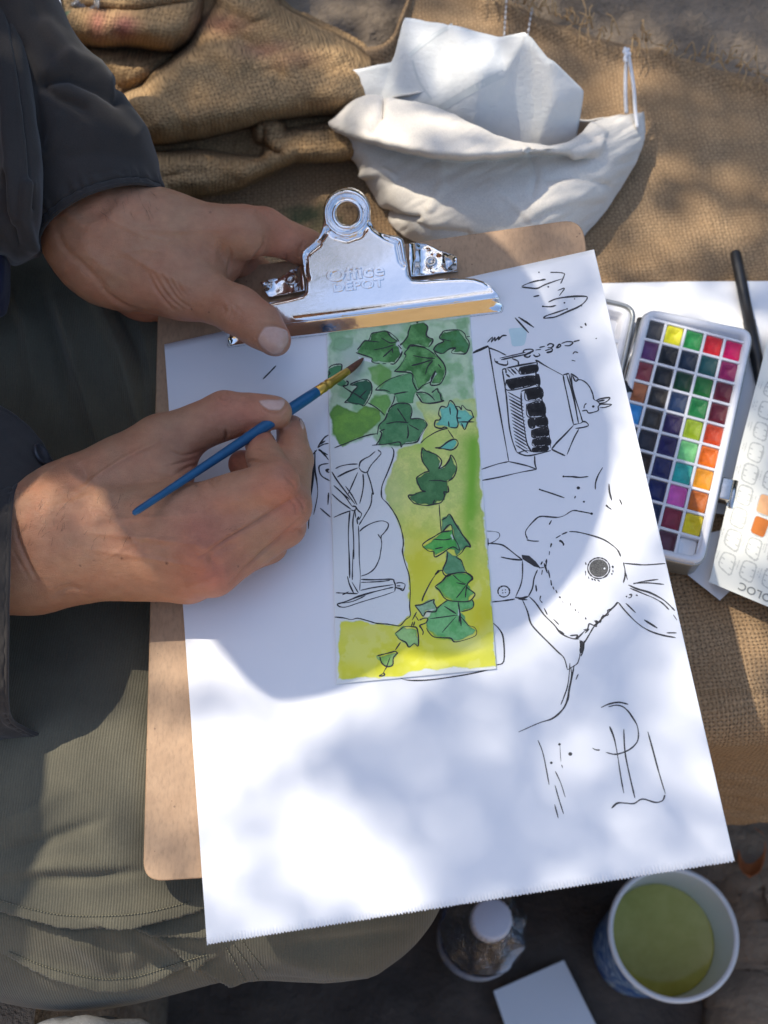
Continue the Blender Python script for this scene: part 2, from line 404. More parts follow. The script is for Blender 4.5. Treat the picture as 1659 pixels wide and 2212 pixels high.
def skin_mat():
    m = mat('skin', (.5, .25, .15), .5); t = NT(m); a = t.n('Attribute', attribute_name='Col'); co = t.coord()
    f = t.noise(co, 160, 5, .65); g = t.noise(co, 45, 4, .6)
    col = t.mix(1.0, a.outputs['Color'], t.ramp(f, [(.3, (.88, .84, .82)), (.7, (1.08, 1.1, 1.1))]), 'MULTIPLY')
    col = t.mix(.8, col, t.ramp(g, [(.3, (1.06, .92, .9)), (.7, (.95, 1.05, 1.08))]), 'MULTIPLY')
    vo = t.n('TexVoronoi', feature='DISTANCE_TO_EDGE'); vo.inputs['Scale'].default_value = 900
    w = t.n('VectorMath', operation='ADD'); nz = t.n('TexNoise'); nz.inputs['Scale'].default_value = 300; t.l(co, nz.inputs['Vector'])
    s = t.n('VectorMath', operation='SCALE'); s.inputs[3].default_value = .0016; t.l(nz.outputs[1], s.inputs[0]); t.l(co, w.inputs[0]); t.l(s.outputs[0], w.inputs[1]); t.l(w.outputs[0], vo.inputs['Vector'])
    pores = t.math('MINIMUM', vo.outputs[0], .12)
    fl = t.noise(t.coord('Object', (180, 520, 300)), 1, 4)
    t.out(col, t.bump(pores, .6, .0018, t.bump(fl, .30, .0014)), t.ramp(f, [(.3, (.36,) * 3), (.7, (.52,) * 3)]))
    b = t.b; b.inputs['Subsurface Weight'].default_value = .15; b.inputs['Subsurface Radius'].default_value = (.9, .35, .2); b.inputs['Subsurface Scale'].default_value = .004
    b.inputs['Specular IOR Level'].default_value = .4; return m
M['skin'] = skin_mat()
M['nail'] = noisy('fingernail', (.56, .335, .255), (.63, .40, .31), 300, .2, .1, 700, .0002)
M['hair'] = mat('arm_hair', (.035, .022, .015), .5)
M['blue_lacquer'] = noisy('blue_lacquer', (.005, .080, .185), (.008, .105, .23), 200, .3, .15, 500, .0002)
M['brass'] = noisy('brass_ferrule', (.62, .34, .06), (.72, .42, .09), 300, .3, .2, 900, .0003, 1)
M['bristle'] = noisy('brown_bristles', (.075, .022, .010), (.17, .055, .02), 700, .6, .5, 2500, .0004)
M['plastic'] = mat('white_plastic', (.78, .78, .80), .35); M['tin'] = noisy('grey_tin', (.30, .32, .32), (.42, .43, .43), 50, .38, .1, 400, .0002, .6)
M['smear'] = noisy('dried_smear', (.55, .60, .50), (.70, .68, .66), 300, .5)
M['pan'] = mat('pan_plastic', (.75, .75, .75), .4)
M['steel'] = noisy('steel', (.5, .48, .45), (.7, .68, .65), 300, .25, .2, 600, .0003, 1)
M['black'] = noisy('black_plastic', (.010, .010, .011), (.02, .02, .022), 100, .45)
M['card'] = noisy('cream_card', (.74, .735, .655), (.77, .765, .69), 20, .75, .1, 900, .0001)
M['print'] = mat('grey_print', (.52, .52, .47), .8); M['printdark'] = mat('dark_grey_print', (.27, .275, .25), .8)
M['cupwhite'] = mat('coated_paper_cup', (.74, .75, .75), .45)
M['cardwhite'] = mat('white_card', (.72, .76, .80), .7)
# ------------------------------------------------------------------ ground, ledge, burlap
ZB = 0.46                                                     # top of the burlap on the ledge
gx, gy = np.meshgrid(np.linspace(-40, 40, 81), np.linspace(-40, 40, 81))
def floor_mesh():
    m = noisy('earth_floor', (.045, .036, .03), (.12, .095, .075), 16, .9, .8, 120, .006)
    xs = np.concatenate([np.linspace(-40, -.9, 12)[:-1], np.linspace(-.9, 1.2, 210), np.linspace(1.2, 40, 12)[1:]]); ys = np.concatenate([np.linspace(-40, -.8, 12)[:-1], np.linspace(-.8, .5, 130), np.linspace(.5, 40, 12)[1:]])
    X, Y = np.meshgrid(xs, ys); Z = .006 * n2(X, Y, .09, 3) + .003 * n2(X, Y, .02, 5, 2); far = np.clip(np.hypot(X, Y) - 1, 0, 1); Z *= 1 - far
    return tag(mesh_obj('ground', np.stack([X, Y, Z], -1).reshape(-1, 3), grid_faces(len(ys), len(xs)), m), kind='structure')
floor_mesh()
X, Y = np.meshgrid(np.linspace(-30, 30, 40), np.linspace(-30, -.3, 60)); tag(mesh_obj('added_tan_ground', np.stack([X, Y, .012 + 0 * X], -1).reshape(-1, 3), grid_faces(60, 40), noisy('added_tan_ground', (.42, .29, .15), (.55, .40, .23), 12, .9, .4, 90, .004)), kind='structure')  # unseen tan ground added for a golden reflection in the clip lip
stone_m = noisy('grey_limestone', (.11, .083, .058), (.29, .225, .16), 14, .9, 1.0, 55, .012)
def edgeY(X): return .165 + .02 * np.sin(X * 3.0) * 0 + .012 * np.clip(X, 0, 1)
def ledge():
    xs = np.linspace(-1.4, 1.6, 150); ys = np.linspace(.185, 2.2, 110); X, Y = np.meshgrid(xs, ys)
    Z = ZB - .014 + .012 * n2(X, Y, .16, 21) * sstep(.45, .62, Y) + .004 * n2(X, Y, .03, 23, 3) * sstep(.45, .62, Y)
    top = (np.stack([X, Y, Z], -1).reshape(-1, 3), grid_faces(len(ys), len(xs)))
    front = box((-1.4, .185, -.05), (3, 0, 0), (0, .04, 0), (0, 0, ZB - .03 + .05))
    side = box((-1.4, -.55, -.05), (1.22, 0, 0), (0, .7352, 0), (0, 0, ZB - .03 + .05))
    v, f = merge([top, front, side]); o = mesh_obj('stone_ledge', v, f, stone_m, smooth=False)
    return tag(o, 'rough grey stone ledge showing beyond the burlap along the top of the photo', 'ledge')
ledge()
def far_wall():  # unseen wall added so the clip lip mirrors gold
    m = noisy('added_wall_gold', (.46, .29, .11), (.62, .42, .2), 2.2, .9, .6, 9, .03); V, F = [], []; t = thing('added_gold_wall', (0, -3.3, 0), 'added golden wall out of view, put in for the gold reflection in the clip', 'wall'); r = np.random.default_rng(3); z = 0.0; me = None
    for row in range(9):
        h = .30; x = -3.8 - r.uniform(0, .4)
        while x < .7:
            w = r.uniform(.4, .75)
            if me is None: v, f = box((-.5, -.2, -.5), (1, 0, 0), (0, .4, 0), (0, 0, 1)); me = fast_mesh('stone_block', v, f, False); me.materials.append(m)
            o = bpy.data.objects.new('stone_block', me); COL.objects.link(o); o.parent = t; o.location = (x + w / 2, r.uniform(-.012, .012), z + h / 2); o.scale = (w - .015, 1, h - .015); x += w
        z += h
    v, f = box((-4.1, -.18, 0), (5.0, 0, 0), (0, .34, 0), (0, 0, 2.68)); mesh_obj('mortar', v + np.array([0, -3.3, 0]), f, noisy('lime_mortar', (.42, .34, .22), (.5, .42, .3), 30, .95), t, False)
far_wall()
def added_hedges():  # unseen planting added to darken chrome reflections and cut low sky
    m = noisy('added_hedge_leaf', (.012, .03, .008), (.05, .095, .025), 9, .7); r = np.random.default_rng(5)
    for lab, c, w, dp, h in (('tall dark foliage added behind the ledge, out of view, to darken chrome reflections', (0, 5.2, 0), 12, 1.2, 3.4), ('long dark foliage added right of the ledge, out of view, to darken chrome reflections', (5.6, 1.0, 0), 1.2, 7, 3.0)):
        n = 5200; P = np.stack([r.uniform(-w / 2, w / 2, n), r.uniform(-dp / 2, dp / 2, n), h * r.random(n) ** .8], 1); P[:, 2] += .25 * np.sin(P[:, 0] * 2.1 + P[:, 1]); P += c; P[:, 2] = np.abs(P[:, 2]); V, F = [], []
        a = r.normal(size=(n, 3)); a /= np.linalg.norm(a, axis=1, keepdims=True); b = np.cross(a, r.normal(size=(n, 3))); b /= np.linalg.norm(b, axis=1, keepdims=True); s = r.uniform(.10, .22, n)[:, None]
        V = np.stack([P - a * s, P + b * s * .55, P + a * s, P - b * s * .55], 1).reshape(-1, 3); F = np.arange(4 * n).reshape(-1, 4)
        t = thing('hedge', c, lab, 'hedge'); tag(mesh_obj('foliage', V, F, m, t, False), kind='stuff')
        v, f = box(np.array(c) - [w / 2 - .3, dp / 2 - .3, 0], (w - .6, 0, 0), (0, dp - .6, 0), (0, 0, h * .8)); mesh_obj('added_hedge_core', v, f, m, t, False)
added_hedges()
def burlap():
    px = np.array([-900, 300, 640, 700, 850, 880, 900, 1040, 1250, 1450, 1659, 2300.]); py = np.array([330, 240, 190, 150, 80, 0, -90, -18, 62, 112, 172, 420.])
    B = at(px, py, ZB); xs = np.arange(-.62, .62, .0032); yb = np.interp(xs, B[:, 0], B[:, 1]) + .004 * n2(xs, xs * 0, .012, 4, 2); yf = edgeY(xs)
    hem = .235 + .012 * n2(xs, xs * 0, .12, 8); R = .022; rows = []; arc = []
    nd, nc_, ntop = 60, 14, 240
    for k in range(nd):                                      # hanging front
        t = k / nd; z = hem + (ZB - R - hem) * t; y = yf - .004 + (1 - t) * (.010 * np.sin(xs * 38 + 1.5 * np.sin(xs * 9)) + .006 * n2(xs, xs * 0 + t, .05, 9))
        rows.append(np.stack([xs, y, z], -1)); arc.append(z - ZB)
    for k in range(nc_):
        a = k / nc_ * math.pi / 2; rows.append(np.stack([xs, yf + R * (1 - math.cos(a)) - .004 * (1 - k / nc_), ZB - R + R * math.sin(a) + 0 * xs], -1)); arc.append(0 * xs - R + R * 1.57 * k / nc_)
    for k in range(ntop + 1):
        t = k / ntop; y = yf + R + (yb - yf - R) * t
        z = ZB + .0025 * n2(xs, y, .07, 11, 3) + .004 * sstep(.35, 1, t) * n2(xs, y, .11, 14, 2)
        z = z + .006 * np.exp(-((y - yb + .010) / .006) ** 2)            # rolled seam at the back edge
        rows.append(np.stack([xs, y, z], -1)); arc.append(y - yf)
    V = np.stack(rows).reshape(-1, 3); A = np.stack(arc).reshape(-1); nr = len(rows)
    F = grid_faces(nr, len(xs)); me = fast_mesh('burlap_cover', V, F)
    U = V[:, 0] + .10 * (V[:, 1]); set_uv(me, np.stack([U, A - .12 * V[:, 0]], 1))
    x, y = uv(V); C = np.zeros((len(V), 4)); C[:, :3] = (.03, .075, .03)
    g = np.maximum(sstep(-6, 8, signed(x, y, [(545, 452), (600, 440), (680, 446), (700, 470), (640, 490), (560, 482)])), sstep(-4, 8, signed(x, y, [(690, 430), (740, 470), (770, 520), (700, 540), (660, 500)])) * .7)
    C[:, 3] = g * np.clip(.55 + .5 * fbm(V, .012, 5, 3), 0, .8); set_attr(me, 'print', C)
    o = tag(link('burlap_cover', me, M['burlap']), 'brown burlap sheet spread flat over the stone ledge under the bag and paints', 'burlap cloth')
    st = []                                                  # pale stitching running away near the top edge, frayed threads on the seam
    for a, b in (((1094, 0), (1088, 95)), ((1152, 2), (1136, 100))):
        for t in np.arange(0, 1, .12): st.append(tube(at(np.linspace(a[0] + (b[0] - a[0]) * t, a[0] + (b[0] - a[0]) * (t + .08), 4), np.linspace(a[1] + (b[1] - a[1]) * t, a[1] + (b[1] - a[1]) * (t + .08), 4), ZB + .0045), .0006, 5))
    v, f = merge(st); mesh_obj('stitching', v, f, M['cord'], o)
    fr = []
    for k in range(170):
        X = random.uniform(.07, .5); Yb = float(np.interp(X, B[:, 0], B[:, 1])); l = random.uniform(.006, .022); a = random.uniform(-1.2, 1.2) + (math.pi if random.random() < .5 else 0)
        p = np.array([X, Yb - .006, ZB + .009]); q = p + l * np.array([math.sin(a) * .6, math.cos(a), .15]); mid = (p + q) / 2 + np.array([0, 0, .004]) + np.random.default_rng(k).normal(size=3) * .002
        fr.append(tube(smooth_line([p, mid, q], 3), .00045, 4))
    v, f = merge(fr); tag(mesh_obj('frayed_thread', v, f, noisy('jute_thread', (.30, .19, .09), (.5, .34, .17), 90, .95), o), kind='stuff')
burlap()
cS = lambda P: [(x / 2.0834, y / 2.0834) for x, y in P]
def sack():
    X, Y = np.meshgrid(np.arange(-260, 800, 2.8), np.arange(-190, 450, 2.8))
    wx = 6 * n2(X, Y, 90, 31, 2); wy = 6 * n2(X, Y, 90, 35, 2); XX, YY = X + wx, Y + wy
    out = cS([(-600, -420), (-600, 900), (300, 1000), (740, 905), (1080, 845), (1230, 770), (1310, 725), (1420, 722), (1560, 718), (1700, 640), (1680, 270), (1560, 190), (1420, 108), (1300, 55), (1235, 0), (1200, -420)])
    def pil(poly, H, w, off):
        d = signed(XX, YY, cS(poly)); t = np.clip(d / w, 0, 1); return np.where(d > 0, off + H * np.sqrt(1 - (1 - t) ** 2 + 1e-9), -50)
    d0 = signed(XX, YY, out); h = np.where(d0 > 0, 12 * np.sqrt(1 - (1 - np.clip(d0 / 22, 0, 1)) ** 2), -6 + d0 * .05)
    L1 = [(560, 440), (640, 400), (700, 330), (860, 195), (930, 100), (985, 20), (1000, -420), (1200, -420), (1250, 15), (1420, 118), (1560, 200), (1690, 290), (1660, 500), (1560, 505), (1400, 520), (1150, 545), (900, 612), (650, 645), (590, 560)]
    L2 = [(150, -420), (170, 30), (200, 110), (240, 185), (400, 186), (500, 200), (640, 212), (780, 215), (850, 180), (890, 90), (905, 30), (915, -420)]
    L3 = [(-500, 185), (240, 197), (345, 203), (500, 212), (770, 228), (830, 215), (700, 330), (560, 450), (620, 560), (655, 650), (300, 900), (-500, 900)]
    L4 = [(600, 700), (740, 690), (880, 680), (1080, 705), (1175, 708), (1195, 680), (1150, 625), (1142, 575), (1165, 540), (1225, 530), (1275, 560), (1290, 600), (1420, 600), (1620, 590), (1640, 690), (1560, 714), (1400, 718), (1330, 716), (1290, 735), (1200, 770), (1080, 832), (740, 892), (600, 900)]
    L5 = [(1215, 572), (1240, 590), (1225, 640), (1295, 700), (1270, 720), (1200, 700), (1185, 660), (1160, 600), (1175, 560)]
    L6 = [(1300, 600), (1500, 560), (1700, 540), (1700, 700), (1560, 712), (1380, 712), (1290, 640)]
    h = np.maximum.reduce([h, pil(L3, 18, 60, 6), pil(L4, 24, 22, 4), pil(L6, 20, 22, 8), pil(L1, 34, 52, 12), pil(L2, 36, 40, 12)])
    h = h - 12 * np.exp(-(seg_dist(XX, YY, cS([(1190, 590), (1185, 640), (1240, 690), (1260, 690)]))[0] / 5) ** 2)
    for ln, a, w in (([(520, 480), (640, 420), (760, 300), (880, 170)], -9, 9), ([(560, 480), (800, 520), (1100, 480), (1500, 400)], 4, 30), ([(330, 40), (560, 60), (840, 20)], -7, 8), ([(420, 100), (640, 130), (850, 130)], 3, 14), ([(300, 250), (450, 320), (560, 420)], -5, 14), ([(420, 240), (600, 330), (690, 330)], 4, 18), ([(1000, 250), (1250, 290), (1540, 250)], 4, 16), ([(1010, 150), (1180, 250), (1300, 420)], -4, 26), ([(700, 770), (900, 740), (1100, 760)], 3, 14), ([(760, 860), (900, 840), (1060, 800)], -3, 8), ([(1040, 0), (1150, 60), (1220, 30)], 5, 14)):
        h = h + a * np.exp(-(seg_dist(XX, YY, cS(ln))[0] / w) ** 2)
    k = np.ones(3) / 3                                       # soften the folds slightly
    for _ in range(2):
        h = (np.roll(h, 1, 0) + h * 2 + np.roll(h, -1, 0)) / 4; h = (np.roll(h, 1, 1) + h * 2 + np.roll(h, -1, 1)) / 4
    h = h + 1.5 * n2(X, Y, 40, 33, 3) + .6 * n2(X * .45 + Y * .9, Y * .35 - X * .15, 17, 38, 3)
    V = at(X.ravel(), Y.ravel(), ZB + h.ravel() / 1000); F = grid_faces(*X.shape); keep = (d0.ravel()[F] > -14).all(1)
    me = fast_mesh('burlap_sack', V, F[keep]); G = at(X.ravel(), Y.ravel(), ZB)
    ang = np.where(signed(XX, YY, cS(L1)).ravel() > 0, .30, np.where(signed(XX, YY, cS(L4)).ravel() > 0, .06, -.12)); hh = (h / 1000).ravel() * 1.2
    set_uv(me, np.stack([G[:, 0] * np.cos(ang) + G[:, 1] * np.sin(ang), -G[:, 0] * np.sin(ang) + G[:, 1] * np.cos(ang) + hh], 1))
    C = np.zeros((len(V), 4)); x, y = XX.ravel(), YY.ravel()
    def put(c, a):
        a = np.clip(a, 0, 1); m = a > C[:, 3]; C[m, :3] = c; C[:, 3] = np.maximum(C[:, 3], a)
    put((.10, .26, .16), sstep(-2, 4, signed(x, y, cS([(100, 75), (320, 62), (285, 110), (250, 172), (200, 195)]))) * .75)
    put((.20, .44, .34), sstep(-2, 3, signed(x, y, cS([(180, 192), (345, 198), (348, 228), (200, 232)]))) * .8)
    blob = lambda cx, cy, rx, ry: np.exp(-((x - cx / 2.0834) / (rx / 2.0834)) ** 2 - ((y - cy / 2.0834) / (ry / 2.0834)) ** 2)
    put((.42, .10, .10), .55 * blob(450, 112, 45, 50)); put((.32, .05, .08), .6 * blob(560, 130, 60, 40)); put((.36, .08, .08), .38 * blob(1010, 110, 110, 50)); put((.42, .12, .10), .35 * blob(1190, 230, 110, 40)); put((.42, .16, .10), .3 * blob(1320, 285, 110, 40))
    put((.05, .03, .02), .45 * blob(885, 445, 14, 10)); set_attr(me, 'print', C)
    o = tag(link('burlap_sack', me, M['sack']), 'crumpled burlap sack in thick folds beside the dark sleeve', 'burlap sack'); solid(o, .002)
sack()
def small_ground():
    sm = noisy('lit_strip_tan', (.20, .145, .095), (.36, .27, .18), 25, .9, .8, 90, .006)  # lighter tan stands in for a strip of sunlight on the ground
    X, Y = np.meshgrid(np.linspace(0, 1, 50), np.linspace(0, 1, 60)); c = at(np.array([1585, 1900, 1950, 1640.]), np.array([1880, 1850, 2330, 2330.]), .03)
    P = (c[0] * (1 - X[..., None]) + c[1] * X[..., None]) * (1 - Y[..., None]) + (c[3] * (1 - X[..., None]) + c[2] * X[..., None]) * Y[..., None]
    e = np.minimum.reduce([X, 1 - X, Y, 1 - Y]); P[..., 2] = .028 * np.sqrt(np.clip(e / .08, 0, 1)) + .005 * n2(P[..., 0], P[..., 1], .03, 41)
    P[..., 0] += .006 * n2(P[..., 0], P[..., 1], .04, 43); o = mesh_obj('lit_strip_slab', P.reshape(-1, 3), grid_faces(60, 50), sm); solid(o, .03); tag(o, 'rough tan slab in place of the sunlit ground strip right of the cup', 'stone')
    gm = noisy('pale_stone', (.13, .13, .125), (.25, .245, .235), 30, .8, .5, 120, .003)
    def rock(name, px, py, z, r, sq, seed, label, m):
        v, f = lathe((0, 0, 0), (0, 0, 1), [(math.sin(a), -math.cos(a)) for a in np.linspace(.02, math.pi - .02, 24)], 36)
        v = v * (1 + .18 * fbm(v, .8, seed)[:, None]) * r * np.array(sq) + at(px, py, z); tag(mesh_obj(name, v, f, m), label, 'stone')
    rock('rounded_stone', 185, 2300, .47, .027, (1.3, .9, .5), 3, 'pale grey rounded stone at the bottom edge under the trouser leg', gm)
    rock('broken_stone', 1650, 1735, .26 - .23, .09, (1.2, .8, .5), 9, 'dark grey broken stone below the hanging burlap edge', stone_m)
    for k, (px, py, r, s) in enumerate(()):
        rock('pebble', px, py, .006, r, (1.2, .9, .6), s, ('dark pebble on the ground below the blue cup', 'dark pebble beside the trouser knee at the bottom', 'dark pebble between the bottle and the cup')[k], noisy('dark_stone', (.06, .05, .045), (.13, .11, .10), 60, .9, .6, 200, .002))
    # dry leaf
    P = [(1590, 1862), (1596, 1832), (1618, 1818), (1640, 1835), (1632, 1868), (1608, 1880)]; X, Y = np.meshgrid(np.linspace(-1, 1, 9), np.linspace(-1, 1, 13)); c = at(1612, 1850, .05)
    wv = np.sqrt(np.clip(1 - Y ** 2, 0, 1)); V = c + np.stack([.011 * X * wv + .004 * Y, .019 * Y, .006 * X ** 2 + .004 * Y ** 2 + .012], -1)
    o = mesh_obj('dry_leaf', V.reshape(-1, 3), grid_faces(13, 9), noisy('dry_leaf', (.34, .10, .03), (.50, .17, .05), 90, .7, .4, 300, .001)); solid(o, .0006); tag(o, 'curled orange brown dry leaf by the lower right corner of the paper', 'leaf')
    # clear wrapper at the top left
    pm = mat('clear_film', (.9, .92, .95), .12, 0, Transmission_Weight=.85, IOR=1.2); X, Y = np.meshgrid(np.linspace(70, 215, 40), np.linspace(-70, 42, 40)); h = 14 + 7 * n2(X, Y, 26, 51, 3)
    o = mesh_obj('plastic_wrapper', at(X.ravel(), Y.ravel(), ZB + .03 + h.ravel() / 1000), grid_faces(40, 40), pm); solid(o, .0003); tag(o, 'crinkled clear plastic wrapper at the top left behind the sack', 'wrapper')
    o = slab('paper_scrap', [(84, -30), (124, -30), (138, 40), (112, 44)], lambda x, y, h: at(x, y, ZB + h / 1000), 52, 53, M['sheet']); tag(o, 'narrow white paper scrap between the sleeve and the plastic wrapper', 'paper')
small_ground()

# ------------------------------------------------------------------ cotton bag with the wipes in it
def bag():
    rows = [[(714, 264, 30), (790, 210, 48), (862, 216, 55), (952, 240, 58), (1024, 273, 60), (1084, 300, 58), (1162, 314, 52), (1222, 312, 45), (1290, 264, 35), (1387, 244, 14)],
            [(712, 268, 33), (786, 232, 57), (866, 245, 65), (955, 266, 69), (1030, 290, 68), (1100, 310, 63), (1170, 318, 55), (1226, 316, 47), (1298, 284, 37), (1389, 256, 14)],
            [(716, 274, 33), (786, 275, 62), (870, 298, 71), (960, 315, 76), (1042, 322, 74), (1120, 324, 66), (1186, 324, 54), (1234, 324, 45), (1308, 305, 34), (1390, 270, 13)],
            [(722, 280, 29), (787, 299, 59), (874, 323, 67), (964, 337, 71), (1048, 337, 69), (1130, 327, 61), (1195, 325, 50), (1240, 331, 41), (1315, 320, 32), (1389, 285, 12)],
            [(729, 289, 20), (790, 304, 36), (876, 329, 41), (964, 343, 44), (1048, 343, 43), (1130, 335, 39), (1200, 333, 34), (1248, 341, 31), (1320, 340, 29), (1387, 308, 10)],
            [(750, 325, 16), (800, 335, 33), (878, 360, 39), (965, 374, 41), (1050, 374, 40), (1130, 368, 38), (1200, 366, 35), (1255, 368, 32), (1318, 365, 25), (1372, 345, 8)],
            [(778, 365, 10), (822, 385, 31), (886, 415, 38), (968, 428, 40), (1050, 430, 40), (1130, 428, 39), (1200, 420, 36), (1252, 412, 30), (1300, 408, 20), (1340, 400, 5)],
            [(812, 425, 5), (850, 450, 22), (896, 480, 27), (974, 492, 29), (1050, 496, 29), (1130, 494, 28), (1195, 484, 25), (1240, 470, 20), (1272, 462, 12), (1305, 455, 3)],
            [(842, 478, 1), (868, 503, 6), (918, 528, 8), (980, 545, 9), (1050, 550, 9), (1130, 550, 9), (1190, 540, 8), (1225, 530, 6), (1243, 520, 4), (1258, 512, 1)]]
    A = np.array(rows, float); ctrl = at(A[..., 0], A[..., 1], ZB + .003 + A[..., 2] / 1000); G = surf(ctrl, 150, 220); px, py = uv(G); Nn = normals(G.reshape(-1, 3), grid_faces(150, 220)).reshape(G.shape)
    if Nn[75, 110, 2] < 0: Nn = -Nn
    d = .0008 * n2(px, py, 90, 61, 3) + .0009 * n2(px * .5 + py * .9, py * .25 - px * .1, 16, 62, 3) + .0003 * n2(px, py, 22, 63, 2)
    for ln, a, w in (([(828, 216), (826, 250), (800, 285)], .006, 7), ([(800, 440), (850, 470), (905, 470)], .006, 6), ([(790, 375), (830, 372), (850, 385)], -.005, 7), ([(1240, 330), (1290, 318), (1300, 290), (1270, 272)], -.0035, 8), ([(1230, 300), (1262, 290), (1300, 300)], .002, 9), ([(1060, 400), (1120, 450), (1150, 480)], -.0012, 8), ([(1180, 390), (1240, 380), (1310, 400)], .0035, 9), ([(1150, 460), (1220, 430), (1300, 425)], -.0018, 12), ([(840, 455), (930, 500), (1010, 505)], .004, 10), ([(950, 350), (955, 400), (930, 450)], -.002, 9), ([(1140, 330), (1160, 380), (1150, 420)], .003, 9)):
        d = d + a * np.exp(-(seg_dist(px, py, ln)[0] / w) ** 2)
    G = G + Nn * d[..., None] * .62; V = G.reshape(-1, 3); me = fast_mesh('bag', V, grid_faces(150, 220)); set_uv(me, V[:, :2])
    t = thing('cotton_bag', at(1050, 400, ZB), 'cream cotton drawstring bag holding folded white cloth on the burlap', 'bag'); o = link('front_panel', me, M['canvas'], t); solid(o, .0012)
    rows = [[(716, 266, 29), (800, 222, 40), (900, 200, 50), (1010, 190, 52), (1120, 195, 52), (1210, 235, 46), (1262, 256, 36), (1330, 246, 26), (1388, 243, 14)],
            [(740, 275, 20), (830, 240, 24), (930, 225, 28), (1020, 220, 30), (1120, 228, 30), (1210, 262, 28), (1270, 275, 24), (1330, 262, 18), (1391, 260, 12)],
            [(760, 300, 6), (850, 290, 6), (940, 290, 6), (1030, 290, 6), (1120, 300, 6), (1210, 315, 6), (1270, 320, 6), (1330, 310, 6), (1392, 290, 6)],
            [(765, 330, 3), (850, 340, 3), (940, 350, 3), (1030, 350, 3), (1120, 350, 3), (1210, 350, 3), (1270, 350, 3), (1330, 340, 3), (1380, 320, 3)]]
    A = np.array(rows, float); G = surf(at(A[..., 0], A[..., 1], ZB + .002 + A[..., 2] / 1000), 40, 120); px, py = uv(G); G[..., 2] += .002 * n2(px, py, 50, 65, 3)
    me = fast_mesh('bag_back', G.reshape(-1, 3), grid_faces(40, 120)); set_uv(me, G.reshape(-1, 3)[:, :2]); solid(link('back_panel', me, M['canvas'], t), .0012)
    cords = []
    for ln in ([(1356, 112), (1352, 150, ), (1351, 200), (1353, 245)], [(1357, 114), (1363, 150), (1369, 190), (1372, 235), (1377, 276)], [(1350, 104), (1353, 112), (1358, 106)], [(1347, 110), (1354, 117), (1362, 116)], [(1353, 118), (1350, 128), (1354, 134)]):
        P = smooth_line(ln, 8); n = len(P); h = np.linspace(46, 24, n) if n > 17 else np.full(n, 46.0); cords.append(tube(at(P[:, 0], P[:, 1], ZB + h / 1000), .00125, 8))
    v, f = merge(cords); mesh_obj('drawstring', v, f, M['cord'], t)
    # folded wipe cloth standing in the mouth
    q = {k: at(x, y, ZB + h / 1000) for k, (x, y, h) in dict(a=(734, 153, 44), b=(762, 240, 30), c=(850, 129, 58), d=(874, 33, 74), e=(970, 51, 80), f=(1078, 78, 82), g=(1144, 63, 92), h=(1189, 120, 82), i=(1264, 195, 62), j=(1240, 345, 18), k=(1022, 345, 22), l=(934, 218, 52), m=(884, 118, 66), n=(1094, 152, 72), o=(1150, 350, 20), p=(800, 290, 22), r=(945, 335, 22), s=(1040, 160, 74), u=(1200, 215, 60)).items()}
    facets = [('m', 'd', 'e', 's', 'l'), ('e', 'f', 'n', 's'), ('l', 's', 'n', 'k', 'r'), ('c', 'd', 'm'), ('a', 'c', 'm', 'l', 'r', 'p', 'b'), ('n', 'f', 'g', 'k'), ('g', 'h', 'u', 'o', 'k'), ('h', 'i', 'u'), ('u', 'i', 'j', 'o')]
    bm = bmesh.new(); vs = {}
    for fc in facets: bm.faces.new([vs.setdefault(x, bm.verts.new(q[x])) for x in fc])
    bmesh.ops.triangulate(bm, faces=bm.faces[:]); bmesh.ops.subdivide_edges(bm, edges=bm.edges[:], cuts=7, use_grid_fill=True)
    for _ in range(2): bmesh.ops.smooth_vert(bm, verts=bm.verts[:], factor=.35, use_axis_x=True, use_axis_y=True, use_axis_z=True)
    me = bpy.data.meshes.new('wipe_cloth'); bm.to_mesh(me); bm.free(); co = np.empty(len(me.vertices) * 3, np.float32); me.vertices.foreach_get('co', co); co = co.reshape(-1, 3).astype(float); co[:, 2] += .0012 * fbm(co, .02, 71, 3)
    me.vertices.foreach_set('co', co.astype(np.float32).ravel()); me.polygons.foreach_set('use_smooth', [True] * len(me.polygons)); me.update()
    w = link('wipe_cloth', me, M['tissue']); solid(w, .0007); tag(w, 'stiff folded white cloth standing up out of the cotton bag', 'cloth')
    strip = [(884, 118), (905, 95), (940, 70), (972, 50), (980, 56), (945, 80), (912, 106), (893, 128)]
    def Sw(x, y): 
        tree = BVHTree.FromPolygons([Vector(c) for c in co], [tuple(p.vertices) for p in me.polygons]); out = []
        for a, b in zip(x, y):
            r = Vector(ray(a, b)).normalized(); hit = tree.ray_cast(Vector(CAM), r)[0]; out.append(np.array(hit - r * .0009) if hit else at(a, b, ZB + .07))
        return np.array(out)
    bands = []
    for pts, wd in (([(884, 121), (912, 96), (945, 72), (978, 54)], 9), ([(950, 236), (1000, 205), (1045, 180), (1090, 158)], 16), ([(890, 130), (905, 175), (932, 215)], 5)):
        P = smooth_line(pts, 10); T = np.gradient(P, axis=0); T /= np.linalg.norm(T, axis=1, keepdims=True); N = np.stack([-T[:, 1], T[:, 0]], 1); Q = np.stack([P + N * wd / 2, P - N * wd / 2], 1).reshape(-1, 2)
        bands.append((Sw(Q[:, 0], Q[:, 1]), grid_faces(len(P), 2)))
    v, f = merge(bands); mesh_obj('folded_hem', v, f, noisy('wipe_hem', (.66, .69, .67), (.72, .74, .72), 80, .9), w)
bag()

